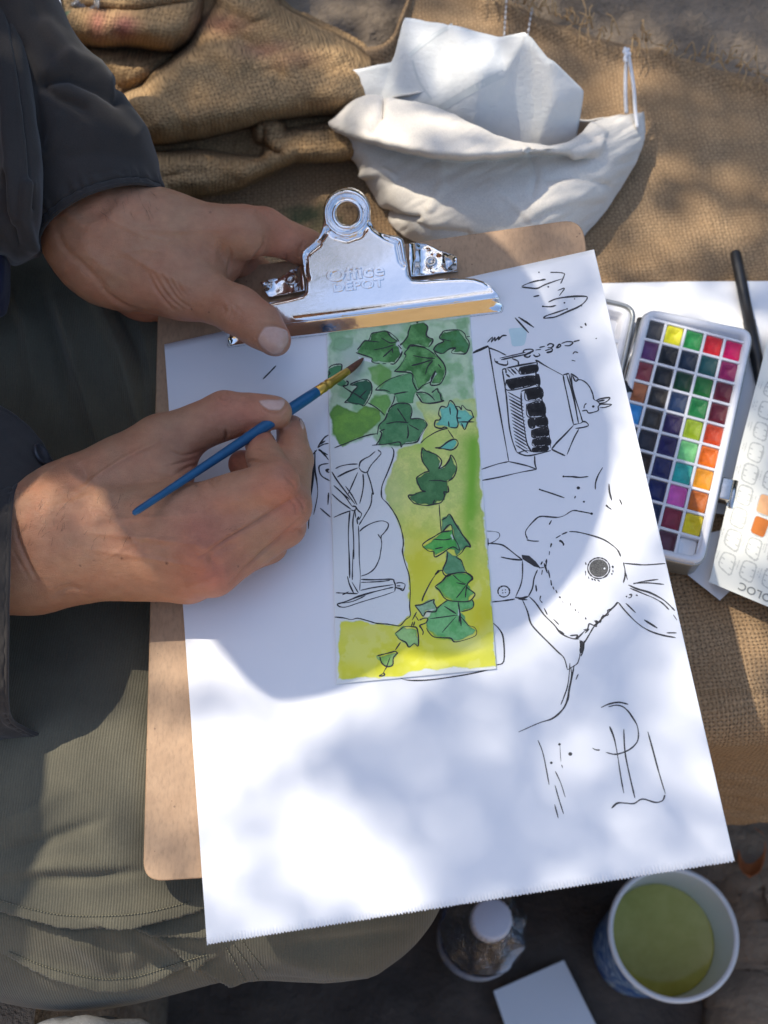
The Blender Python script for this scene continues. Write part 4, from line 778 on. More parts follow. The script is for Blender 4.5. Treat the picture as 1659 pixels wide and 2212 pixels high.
# ------------------------------------------------------------------ sketch paper and its ink drawing
def hp(x, y):
    x, y = np.asarray(x, float), np.asarray(y, float)
    return .9 + .35 * (1 + np.sin(x / 260 + y / 340)) + 1.6 * sstep(1650, 2040, y) * sstep(900, 450, x) + 2.2 * sstep(1380, 1600, x + .12 * (y - 1200) - 90)
SP = lambda x, y: bd(x, y, hp(x, y))
def paper():
    c = np.array([(354.8, 743.8), (1283.3, 538.7), (1587, 1860), (447, 2040)]); nr, nc = 70, 641; v = np.linspace(0, 1, nr)[:, None, None]; u = np.linspace(0, 1, nc)[None, :, None]
    W = [bd(*q) for q in c]; P = (W[0] * (1 - u) + W[1] * u) * (1 - v) + (W[3] * (1 - u) + W[2] * u) * v; x, y = uv(P); P = SP(x, y); dv = (W[3] - W[0]) / np.linalg.norm(W[3] - W[0])
    P[-1] += dv * (np.where((np.arange(nc) // 2) % 2 == 0, +.00034, -.00022) + rng.normal(size=nc) * .0001)[:, None]
    o = mesh_obj('sketch_paper', P.reshape(-1, 3), grid_faces(nr, nc), M['paper']); solid(o, .00025, 1 if normals(P.reshape(-1, 3), grid_faces(nr, nc))[5000] @ BN < 0 else -1)
    tag(o, 'large white sketch paper with ink line drawings clamped on the clipboard', 'paper')
    S = lambda a, b: bd(a, b, hp(a, b) + .12)
    C = [[(470, 312), (520, 290), (580, 272), (640, 262)], [(470, 318), (530, 325), (590, 328), (650, 300), (720, 275), (780, 255)], [(605, 268), (655, 258)], [(690, 205), (740, 205), (785, 210), (800, 220), (785, 260), (770, 292)], [(560, 393), (605, 383)], [(748, 345), (800, 328), (760, 385)], [(675, 435), (740, 408), (850, 392), (960, 390), (975, 405), (950, 440), (900, 475), (830, 505), (740, 545), (690, 555), (640, 558), (660, 540), (720, 520), (815, 488)], [(628, 467), (690, 470), (735, 460)],
         [(418, 555), (525, 672)], [(445, 550), (565, 630)], [(490, 575), (540, 610)], [(958, 595), (968, 618)], [(920, 625), (940, 630)], [(1040, 718), (1050, 713)], [(205, 745), (245, 705), (235, 745), (265, 705), (262, 735), (295, 700), (290, 725), (320, 695), (355, 692)],
         [(90, 830), (150, 805), (215, 775)], [(95, 822), (210, 770)], [(215, 775), (240, 920), (270, 1100), (310, 1330), (350, 1550), (370, 1665)], [(210, 785), (280, 810), (350, 845)], [(260, 870), (270, 900), (330, 920), (360, 915), (360, 885)], [(265, 890), (290, 900)], [(310, 880), (420, 855), (540, 830)], [(300, 868), (400, 845), (500, 822)], [(395, 870), (440, 890), (445, 918)], [(480, 830), (490, 805), (540, 798), (560, 810), (520, 830), (490, 850), (520, 860), (540, 845)], [(560, 840), (580, 855), (610, 845), (600, 830)], [(575, 805), (620, 798)], [(605, 785), (650, 775)], [(665, 770), (690, 755), (715, 765), (700, 785), (670, 785)], [(650, 810), (680, 800), (705, 795), (700, 815), (660, 825)], [(735, 790), (760, 760), (770, 775), (740, 790)], [(775, 755), (820, 740), (865, 745), (840, 770), (800, 770)], [(870, 740), (918, 728)], [(865, 835), (880, 818), (905, 825)], [(855, 882), (885, 890)],
         [(320, 955), (345, 950), (350, 985)], [(320, 955), (335, 1050), (350, 1150), (360, 1250), (375, 1400), (400, 1510), (430, 1590)], [(350, 945), (440, 925), (580, 900)], [(575, 880), (590, 910), (580, 990), (600, 1060), (625, 1180), (650, 1300), (680, 1450), (695, 1560)], [(580, 880), (660, 930), (790, 1000)], [(790, 995), (835, 985)], [(790, 1000), (800, 1060), (820, 1150), (845, 1270), (870, 1380)], [(815, 990), (850, 1100), (880, 1230), (910, 1370)], [(850, 985), (860, 1080), (885, 1180), (920, 1290), (940, 1360)], [(835, 990), (870, 1150), (895, 1300), (905, 1365)], [(850, 985), (905, 1025), (885, 1045), (860, 1000)], [(890, 1035), (930, 1035), (970, 1060), (1000, 1100), (1020, 1150), (1025, 1180), (1040, 1195)], [(1045, 1195), (1080, 1180), (1150, 1172), (1120, 1205), (1070, 1215)], [(1065, 1220), (1110, 1222), (1165, 1225), (1120, 1245), (1070, 1250)], [(1060, 1200), (1110, 1190)], [(1040, 1190), (1075, 1220), (1060, 1240), (1060, 1270), (1020, 1285), (985, 1290), (970, 1270), (935, 1275)], [(950, 1255), (955, 1230), (970, 1215)], [(935, 1355), (965, 1360), (985, 1385), (950, 1400), (885, 1410)], [(870, 1380), (920, 1370), (940, 1360)], [(870, 1385), (800, 1460), (740, 1520), (700, 1570)], [(910, 1415), (870, 1490), (820, 1610)], [(700, 1570), (740, 1590), (805, 1620)], [(430, 1590), (470, 1610), (520, 1620), (600, 1605), (695, 1580)], [(440, 1600), (500, 1580), (560, 1590)], [(370, 1665), (440, 1680), (520, 1700), (585, 1725)], [(370, 1665), (280, 1685), (160, 1725)], [(165, 1810), (300, 1785), (450, 1750), (585, 1725)], [(570, 1620), (572, 1680), (585, 1725)], [(465, 1130), (470, 1250), (490, 1400), (510, 1520), (545, 1590)], [(465, 1125), (500, 1110), (610, 1090)], [(360, 950), (410, 1000)], [(385, 945), (430, 990)], [(350, 990), (380, 1015)], [(415, 940), (450, 975)],
         [(790, 1780), (860, 1782), (920, 1787), (985, 1780)], [(1095, 1710), (1060, 1770), (1040, 1830), (1038, 1880)], [(605, 1880), (700, 1910), (800, 1945)], [(885, 1930), (878, 1950)], [(1143, 1835), (1148, 1900), (1165, 1965)], [(1225, 1955), (1245, 2000)], [(1118, 2000), (1140, 2014)]]
    C += [[(365 + (k - 1130) * .14, k), (478 + (k - 1130) * .10, k + 62)] for k in range(1130, 1540, 27)]
    blk = [[(455, 940), (580, 920), (585, 970), (460, 990)], [(350, 1035), (560, 1005), (570, 1070), (360, 1115)], [(575, 1000), (600, 995), (610, 1070), (580, 1075)], [(495, 1110), (615, 1095), (625, 1175), (505, 1195)], [(505, 1225), (630, 1200), (645, 1310), (520, 1320)], [(520, 1340), (560, 1335), (570, 1400), (530, 1400)], [(575, 1335), (655, 1320), (665, 1385), (590, 1390)], [(545, 1425), (660, 1400), (670, 1465), (560, 1480)], [(555, 1495), (675, 1480), (685, 1535), (560, 1545)], [(555, 1560), (660, 1545), (665, 1580), (560, 1590)]]
    scr = []                                                  # scribbled blacks: dense hatching with small gaps
    for b in blk:
        p = [np.array(q, float) for q in b]; w = np.linalg.norm(p[1] - p[0]); n = int(w / 8.5)
        for k in range(n):
            u = (k + .5) / n; a = p[0] + (p[1] - p[0]) * u + rng.normal(size=2) * 2; e = p[3] + (p[2] - p[3]) * min(1, u + .12) + rng.normal(size=2) * 2; scr.append(([tuple(a), tuple(e)], 2.3))
        scr.append([tuple(p[0]), tuple(p[1]), tuple(p[2]), tuple(p[3]), tuple(p[0])])
    def cv(f, lst): return [((f(l_[0]), l_[1]) if isinstance(l_, tuple) else f(l_)) for l_ in lst]
    D = [[(395, 290), (430, 297), (470, 298)], [(400, 285), (388, 250), (400, 220), (440, 175), (475, 150), (530, 152), (580, 155), (620, 145), (670, 115), (720, 120), (790, 133)], [(545, 172), (530, 200)], [(870, 85), (905, 108)], [(650, 240), (700, 243), (780, 262), (850, 285), (900, 315), (940, 350), (960, 390)], [(570, 280), (600, 262)], [(605, 258), (640, 243)], [(545, 310), (538, 335)], [(533, 358), (530, 382)], [(515, 405), (512, 430)], ([(590, 295), (605, 300), (618, 318), (612, 322)], 1.8),
         [(748, 425), (752, 440)], [(748, 475), (750, 505)], [(765, 510), (770, 525)], [(785, 520), (792, 532)], [(800, 525), (810, 537)], [(820, 530), (835, 540)], [(910, 445), (914, 460)], [(912, 470), (914, 485)], [(905, 490), (908, 500)], [(975, 425), (985, 470), (985, 510), (975, 548)], [(975, 430), (1050, 437), (1110, 440), (1228, 432)], [(990, 490), (1000, 530)], [(1035, 555), (1090, 540), (1185, 527)], [(1035, 550), (1120, 548), (1220, 557)], [(1005, 560), (1060, 585), (1130, 605), (1200, 640), (1240, 670), (1285, 715)], [(1015, 580), (1100, 615), (1160, 640), (1210, 670), (1250, 710)], [(1275, 740), (1298, 772)], [(945, 665), (990, 720), (1060, 790), (1130, 835), (1210, 862), (1290, 877)], [(1235, 848), (1295, 848)], [(990, 670), (1050, 728)], [(1100, 770), (1180, 820)], [(990, 628), (998, 632)], [(1010, 620), (1025, 618), (1020, 635), (1005, 638)], [(1050, 620), (1062, 625)],
         [(940, 662), (910, 700), (880, 715), (885, 740), (850, 750), (835, 785), (810, 775), (815, 810), (790, 800), (770, 795), (760, 830), (745, 835), (730, 850), (705, 875), (690, 880)], [(945, 665), (890, 720), (840, 770), (800, 810), (770, 860), (740, 910)], [(735, 830), (770, 825), (745, 850)], [(800, 775), (825, 790), (800, 800)], [(850, 740), (870, 750)], [(655, 865), (700, 862), (690, 880)], [(585, 830), (620, 855), (600, 852)], [(540, 530), (545, 565)], [(552, 570), (560, 590)], [(570, 590), (578, 610)], [(590, 630), (600, 640)], [(610, 658), (615, 668)], [(628, 678), (634, 682)], [(655, 668), (662, 690)], [(685, 705), (690, 718)], [(703, 720), (706, 728)], [(747, 755), (752, 768)],
         [(165, 310), (240, 318), (280, 340), (330, 380), (370, 410)], [(240, 393), (300, 405), (370, 412)], [(165, 325), (163, 280)], ([(155, 237), (200, 240), (230, 250), (230, 275), (200, 300), (165, 315)], .6), [(370, 415), (370, 500), (360, 560), (330, 630)], [(460, 470), (440, 520), (430, 580), (405, 630)], ([(325, 635), (365, 640), (405, 630)], 1.7), [(185, 663), (260, 655), (325, 645)], [(345, 645), (400, 650)], [(370, 650), (400, 720), (420, 790), (460, 840), (520, 900), (580, 960), (620, 1000), (640, 1070)], [(410, 630), (450, 670), (500, 740), (560, 800), (600, 850), (660, 880), (710, 885)], [(450, 560), (455, 600)], [(480, 625), (475, 650), (490, 668)], [(500, 700), (520, 740)], [(555, 765), (590, 800)], [(490, 420), (480, 440)], [(515, 410), (510, 460)], [(500, 430), (520, 490)], [(490, 470), (485, 500)], [(525, 470), (535, 520)], [(470, 460), (500, 455)],
         [(715, 890), (720, 930), (715, 980), (705, 1020), (690, 1040), (640, 1070)], [(740, 895), (735, 950), (720, 990)], ([(722, 895), (727, 930), (722, 970)], 2.6), [(655, 1030), (650, 1100), (640, 1170), (620, 1230), (600, 1280)], ([(660, 1050), (665, 1110), (650, 1190), (640, 1250), (610, 1310), (550, 1362), (480, 1385), (410, 1415), (347, 1443)], 1.25), [(680, 1045), (660, 1150)], [(705, 1095), (690, 1130)], [(195, 790), (230, 825), (255, 880), (258, 1018), (210, 1042)],
         [(840, 1297), (890, 1275), (950, 1265), (1005, 1277)], [(885, 1292), (930, 1282), (970, 1290), (1000, 1315), (1030, 1355), (1060, 1410), (1065, 1480), (1045, 1520), (1000, 1555), (930, 1577), (870, 1565)], [(1000, 1310), (1025, 1345)], [(790, 1540), (810, 1550), (835, 1552)], [(893, 1410), (920, 1480), (940, 1580), (960, 1710), (978, 1810)], [(978, 1425), (985, 1560), (1010, 1690), (1045, 1840)], [(1122, 1440), (1155, 1560), (1190, 1690), (1228, 1815)], [(1225, 1820), (1210, 1855), (1165, 1865), (1090, 1845), (1040, 1872), (990, 1870), (940, 1870), (905, 1900)], ([(463, 1492), (490, 1560), (510, 1650), (530, 1760)], .7), ([(595, 1525), (600, 1620)], .6), ([(605, 1640), (612, 1660)], .6), [(567, 1678), (600, 1750), (627, 1835)], [(565, 1762), (590, 1850), (617, 1935)], [(563, 1878), (585, 1960)]]
    A = [[(80, 1080), (130, 1010), (165, 985)], [(80, 1085), (120, 1060), (165, 1050)], [(90, 1095), (130, 1130), (165, 1180)], [(85, 1100), (160, 1140)], [(95, 1060), (140, 1030)], [(100, 1110), (150, 1160)], [(75, 1100), (40, 1150), (35, 1250), (30, 1350), (10, 1500), (0, 1640)], [(60, 1105), (60, 1250), (75, 1350), (80, 1450), (50, 1600)], [(45, 1140), (50, 1300), (30, 1450), (15, 1600), (10, 1710)], [(35, 1180), (40, 1320), (20, 1480), (-5, 1580)], [(165, 1205), (110, 1215), (90, 1240), (110, 1300), (175, 1340)], ([(140, 1260), (170, 1250)], 1.4), ([(145, 1265), (170, 1275)], 1.4), [(165, 1430), (160, 1525)], [(100, 1550), (180, 1620)], [(715, 2860), (760, 2875), (830, 2880), (950, 2875), (1100, 2855), (1250, 2830), (1400, 2797)]]
    lines = cv(cC, C) + cv(cC, scr) + cv(cD, D) + cv(cA, A) + [[(596, 790), (582, 805), (568, 819)]]
    dd = [cD([(x, y)])[0] + (r,) for x, y, r in ((592, 1517, 3), (657, 1575, 4.5), (543, 1628, 3), (785, 133, 3), (250, 592, 1.4), (268, 590, 1.4), (252, 608, 1.4), (268, 606, 1.4))] + [cC([(x, y)])[0] + (r,) for x, y, r in ((603, 205, 1.8), (675, 317, 2), (800, 440, 2), (878, 410, 1.4), (820, 487, 2), (932, 463, 1.5), (1022, 1240, 3), (793, 1780, 2.5), (907, 1868, 3.8), (950, 1975, 2.4), (633, 467, 2.2), (609, 1880, 2))]
    circ = lambda cx, cy, r: cD([(cx + r * math.cos(a), cy + r * .94 * math.sin(a)) for a in np.linspace(0, 2 * math.pi, 40)])
    bk = [cD([(365, 380), (410, 385), (450, 420), (480, 460), (440, 450), (370, 405)])]
    v, f = merge([ribbons(lines + [circ(258, 600, 35), circ(828, 460, 66)], S, 2.75), dots(dd, S), fills(bk, S)]); tag(mesh_obj('ink_drawing', v, f, M['ink'], o), kind='stuff')
    v, f = fills([circ(828, 460, 57)[:-1]], S); mesh_obj('stippled_eye', v, f, M['pencil_ink'], o)
    v, f = fills([circ(862, 462, 6)[:-1]], lambda a, b: bd(a, b, hp(a, b) + .2)); mesh_obj('eye_highlight', v, f, M['paper'], o)
    q = rounded(cC([(365, 640), (500, 628), (510, 680), (492, 770), (395, 778), (384, 705)]), 6, 3); v, f = fills([q], lambda a, b: bd(a, b, hp(a, b) + .06)); mesh_obj('paint_test_patch', v, f, noisy('pale_teal_wash', (.50, .68, .70), (.60, .75, .76), 120, .8), o)
paper()

# ------------------------------------------------------------------ watercolour card
def hc(x, y): return hp(x, y) + .75 + .25 * np.sin(np.asarray(y) / 190.0)
def painting():
    c = np.array([(704.5, 690), (1013.0, 655), (1072.4, 1444.7), (726.6, 1477.5)]); nr, nc = 720, 300; v = np.linspace(0, 1, nr)[:, None, None]; u = np.linspace(0, 1, nc)[None, :, None]
    W = [bd(*q) for q in c]; P = (W[0] * (1 - u) + W[1] * u) * (1 - v) + (W[3] * (1 - u) + W[2] * u) * v; x, y = uv(P); P = bd(x, y, hc(x, y))
    ax, ay = (x * 1.507 - 1000) * 2.37, (y * 1.507 - 1000) * 2.37; by = ay - 1185
    nx = ax + 14 * n2(ax, ay, 70, 1, 4); ny = ay + 14 * n2(ax, ay, 70, 9, 4); N1 = n2(ax, ay, 260, 2, 5); N2 = n2(ax, ay, 90, 5, 5); G = n2(ax, ay, 9, 7, 2)
    col = np.empty(ax.shape + (3,)); col[:] = (.775, .785, .755)
    def lay(a, c, dark=0.0):
        nonlocal col; a = np.clip(a, 0, 1)[..., None]; col = col * (1 - a) + np.asarray(c) * a
    def wash(poly, c, c2=None, soft=5, edge=.25, k=1.0, gr=.06, off=0):
        d = signed(nx, ny, poly); a = sstep(-soft, soft, d) * k; cc = np.ones(ax.shape + (3,)) * np.array(c); m = np.clip(.45 + 1.2 * N2 + .5 * N1 + .12 * G, 0, 1)[..., None]
        if c2 is not None: cc = cc * (1 - m) + np.array(c2) * m
        cc = cc * (1 - edge * np.exp(-((d - soft) / 7) ** 2))[..., None] * (1 + gr * G)[..., None]; lay(a, cc)
    B = lambda P: [(p, q + 1185) for p, q in P]
    # sage top, yellow-green side, yellow foot
    top = [(160, 150), (700, 100), (1255, 70), (1300, 760), (1000, 800), (900, 900), (860, 1060), (560, 1085), (500, 985), (280, 1060), (190, 985), (170, 600)]
    wash(top, (.53, .68, .42), (.27, .50, .22), 16, .10, .96)
    lay(sstep(.25, .75, N1 + .2 * N2) * (signed(nx, ny, top) > 8) * .6, (.52, .62, .46)); lay(np.exp(-((ax - 330) / 130) ** 2 - ((ay - 440) / 190) ** 2) * .7, (.56, .63, .52))
    side = [(840, 745), (1300, 700), (1340, 1200), (1345, 1420)] + B([(1362, 480), (1420, 900), (1440, 1300), (1455, 1585), (900, 1610), (700, 1665), (240, 1680), (250, 1240), (390, 1232), (700, 1275), (790, 1195), (785, 900), (720, 500), (600, 300)]) + [(600, 1400), (665, 1200), (700, 1085), (880, 1060), (920, 900)]
    wash(side, (.58, .68, .17), (.74, .77, .22), 9, .12, 1.0, .07); lay(np.exp(-((ax - 1100) / 260) ** 2 - ((ay - 770) / 70) ** 2) * .85 * (ax > 830), (.50, .66, .36))
    yel = sstep(1400, 2200, ay + 150 * N1); d_side = signed(nx, ny, side); inn = sstep(-2, 10, d_side)
    lay(inn * yel * .85, np.array((.78, .74, .05))); lay(inn * np.exp(-((ax - 1270 + .04 * (ay - 1400)) / (70 + 25 * N1)) ** 2) * sstep(900, 1050, ay) * sstep(2300, 1500, ay) * .95, (.20, .48, .03)); lay(inn * np.exp(-((ax - 900) / 160) ** 2 - ((ay - 1050) / 90) ** 2) * .7, (.44, .66, .10))
    lay(inn * np.exp(-((ax - 640) / 130) ** 2 - ((ay - 1420) / 220) ** 2) * .55, (.55, .62, .25)); lay(inn * sstep(.1, .5, N2 + .4 * N1) * yel * .55, (.84, .82, .22)); lay(inn * np.exp(-((ax - 860) / 120) ** 2 - ((by - 780) / 210) ** 2) * .6, (.72, .64, .02))
    for cx, cy, rx, ry, c_ in ((1330, 1220, 70, 130, (.72, .62, .01)), (1390, 1180, 60, 90, (.64, .60, .02)), (800, 1480, 220, 80, (.80, .74, .02)), (640, 1620, 260, 60, (.85, .80, .03)), (1120, 1500, 200, 60, (.84, .79, .03)), (430, 1330, 180, 60, (.78, .74, .16)), (330, 1610, 90, 60, (.80, .74, .04)), (1230, 1420, 160, 60, (.82, .80, .22))):
        lay(inn * np.exp(-((ax - cx) / rx) ** 2 - ((by - cy) / ry) ** 2) * .8, c_)
    wash([(180, 820), (230, 745), (310, 775), (380, 805), (450, 760), (560, 800), (565, 870), (480, 970), (350, 1020), (270, 1080), (190, 970)], (.13, .32, .035), (.20, .42, .05), 8, .2, .95)
    wash([(480, 470), (560, 445), (650, 500), (640, 560), (560, 620), (500, 560)], (.22, .44, .10), (.14, .36, .05), 10, .1, .85); wash([(515, 680), (620, 660), (650, 740), (600, 830), (480, 740)], (.13, .36, .05), (.2, .45, .08), 9, .15, .9); wash([(190, 250), (250, 225), (355, 225), (345, 300), (260, 345), (195, 330)], (.17, .36, .17), (.22, .42, .2), 12, .2, .6); wash([(1130, 110), (1225, 95), (1245, 150), (1160, 170)], (.2, .4, .17), None, 10, .1, .6)
    lay(inside(nx, ny, [(395, 375), (495, 410), (500, 430), (420, 420)]) * .9, (.74, .75, .72))
    dk, dk2 = (.040, .185, .032), (.16, .40, .12)
    leaves = [([(385, 340), (440, 262), (475, 255), (500, 200), (610, 185), (700, 255), (735, 330), (680, 432), (500, 428), (498, 398), (385, 350)], dk, dk2), ([(720, 295), (780, 200), (800, 135), (850, 122), (905, 125), (932, 160), (918, 215), (970, 250), (935, 310), (860, 300), (800, 285), (770, 320)], dk, dk2), ([(975, 330), (1000, 292), (1055, 262), (1025, 235), (1060, 182), (1180, 178), (1240, 260), (1248, 300), (1222, 352), (1125, 350), (1140, 318), (1100, 322), (1050, 352)], dk, (.07, .26, .09)), ([(535, 638), (610, 572), (700, 525), (800, 515), (845, 640), (815, 740), (700, 745), (670, 670), (600, 640)], (.11, .34, .12), (.17, .42, .17)), ([(675, 495), (760, 375), (755, 350), (795, 290), (900, 312), (985, 350), (1050, 430), (1072, 495), (1020, 592), (955, 595), (985, 500), (950, 575), (850, 635), (805, 510)], dk, dk2), ([(845, 662), (925, 665), (960, 690), (965, 655), (1005, 632), (1030, 675), (1050, 722), (940, 740), (890, 733)], (.17, .40, .16), (.28, .5, .25)),
              ([(300, 733), (350, 655), (385, 610), (332, 596), (450, 557), (492, 580), (500, 625), (490, 680), (440, 758), (400, 745)], (.015, .11, .05), (.03, .17, .075)), ([(170, 470), (265, 445), (262, 505), (310, 575), (270, 605), (180, 560), (160, 500)], (.05, .24, .09), (.1, .34, .15)), ([(625, 805), (690, 745), (790, 750), (808, 800), (800, 858), (900, 870), (922, 905), (845, 1040), (725, 1060), (540, 1062), (575, 965), (550, 945), (560, 905), (605, 860)], (.045, .20, .065), (.10, .29, .11)), ([(890, 1090), (990, 1138), (1033, 1180), (1020, 1245), (1060, 1225), (1110, 1142), (1155, 1240), (1128, 1312), (1085, 1345), (1092, 1420), (1055, 1470), (980, 1518), (850, 1518), (785, 1455), (885, 1415), (846, 1345), (850, 1312), (940, 1268), (885, 1190)], (.045, .18, .06), (.08, .25, .09)), (B([(1035, 455), (1100, 415), (1240, 625), (1255, 660), (1225, 665), (1150, 740), (1130, 600), (1110, 500), (1040, 550)]), (.07, .27, .11), (.15, .36, .17)), (B([(895, 655), (1040, 560), (1110, 545), (1165, 685), (1090, 680), (990, 740), (975, 700)]), (.06, .40, .07), (.12, .50, .10)), (B([(1075, 690), (1145, 740), (1190, 770), (1215, 860), (1075, 885), (1050, 850), (1080, 770)]), (.08, .28, .13), (.14, .36, .19)), (B([(985, 970), (1080, 888), (1190, 862), (1240, 872), (1272, 908), (1238, 950), (1288, 1020), (1240, 1082), (1120, 1080), (1055, 1055)]), (.09, .42, .09), (.18, .52, .15)), (B([(1000, 1145), (1085, 1080), (1270, 1075), (1285, 1110), (1180, 1170), (1245, 1270), (1300, 1310), (1280, 1350), (1145, 1390), (990, 1350), (920, 1280), (930, 1200)]), (.11, .44, .13), (.20, .54, .20)), (B([(835, 1116), (930, 1092), (978, 1075), (998, 1138), (985, 1163), (920, 1163), (895, 1195)]), (.25, .46, .25), (.38, .56, .36)), (B([(685, 1330), (750, 1282), (848, 1300), (856, 1420), (825, 1408), (785, 1435), (760, 1400), (710, 1373)]), (.25, .52, .13), (.36, .62, .22)), (B([(545, 1508), (640, 1482), (698, 1482), (662, 1528), (660, 1573), (615, 1585), (575, 1558)]), (.27, .54, .10), (.40, .62, .2))]
    for p, c1, c2 in leaves: wash(p, c1, c2, 3, .28, .97, .08)
    tq = (.15, .56, .40); wash([(985, 915), (1030, 850), (1020, 780), (1080, 770), (1105, 730), (1160, 790), (1230, 790), (1280, 840), (1215, 935), (1160, 890), (1150, 930), (1060, 925)], tq, (.2, .62, .46), 3, .15, .97); wash([(1000, 1085), (1090, 1038), (1140, 1020), (1163, 1045), (1148, 1078), (1110, 1100)], tq, None, 3, .15, .97)
    for p in (B([(930, 1290), (1010, 1340), (1100, 1360), (1140, 1390), (1000, 1365)]), B([(1000, 970), (1060, 1040), (1130, 1075), (1090, 1075), (1030, 1020)]), B([(900, 655), (960, 690), (985, 735), (960, 700)])): wash(p, (.45, .58, .03), None, 10, 0, .6)
    for p in ([(700, 258), (735, 325), (725, 345), (690, 300)], [(985, 490), (1000, 500), (955, 590), (945, 580)], [(1035, 1190), (1045, 1235), (1020, 1250), (1015, 1225)], B([(1110, 575), (1130, 610), (1120, 620), (1105, 590)]), B([(1165, 1150), (1182, 1155), (1178, 1190), (1168, 1185)]), B([(895, 1195), (930, 1165), (1000, 1150), (940, 1190)])): wash(p, (.74, .76, .72), None, 4, 0, .75)
    h = P.reshape(-1, 3); F = grid_faces(nr, nc); me = fast_mesh('watercolour_card', h, F); set_attr(me, 'Col', np.clip(col.reshape(-1, 3), .008, .86)); o = link('watercolour_card', me, M['watercolour']); up = normals(h, F)[5000] @ BN > 0; solid(o, .0005, -1 if up else 1)
    tag(o, 'tall narrow watercolour card of ivy leaves on green and yellow wash', 'painting')
    S = lambda a, b: bd(a, b, hc(a, b) + .1)
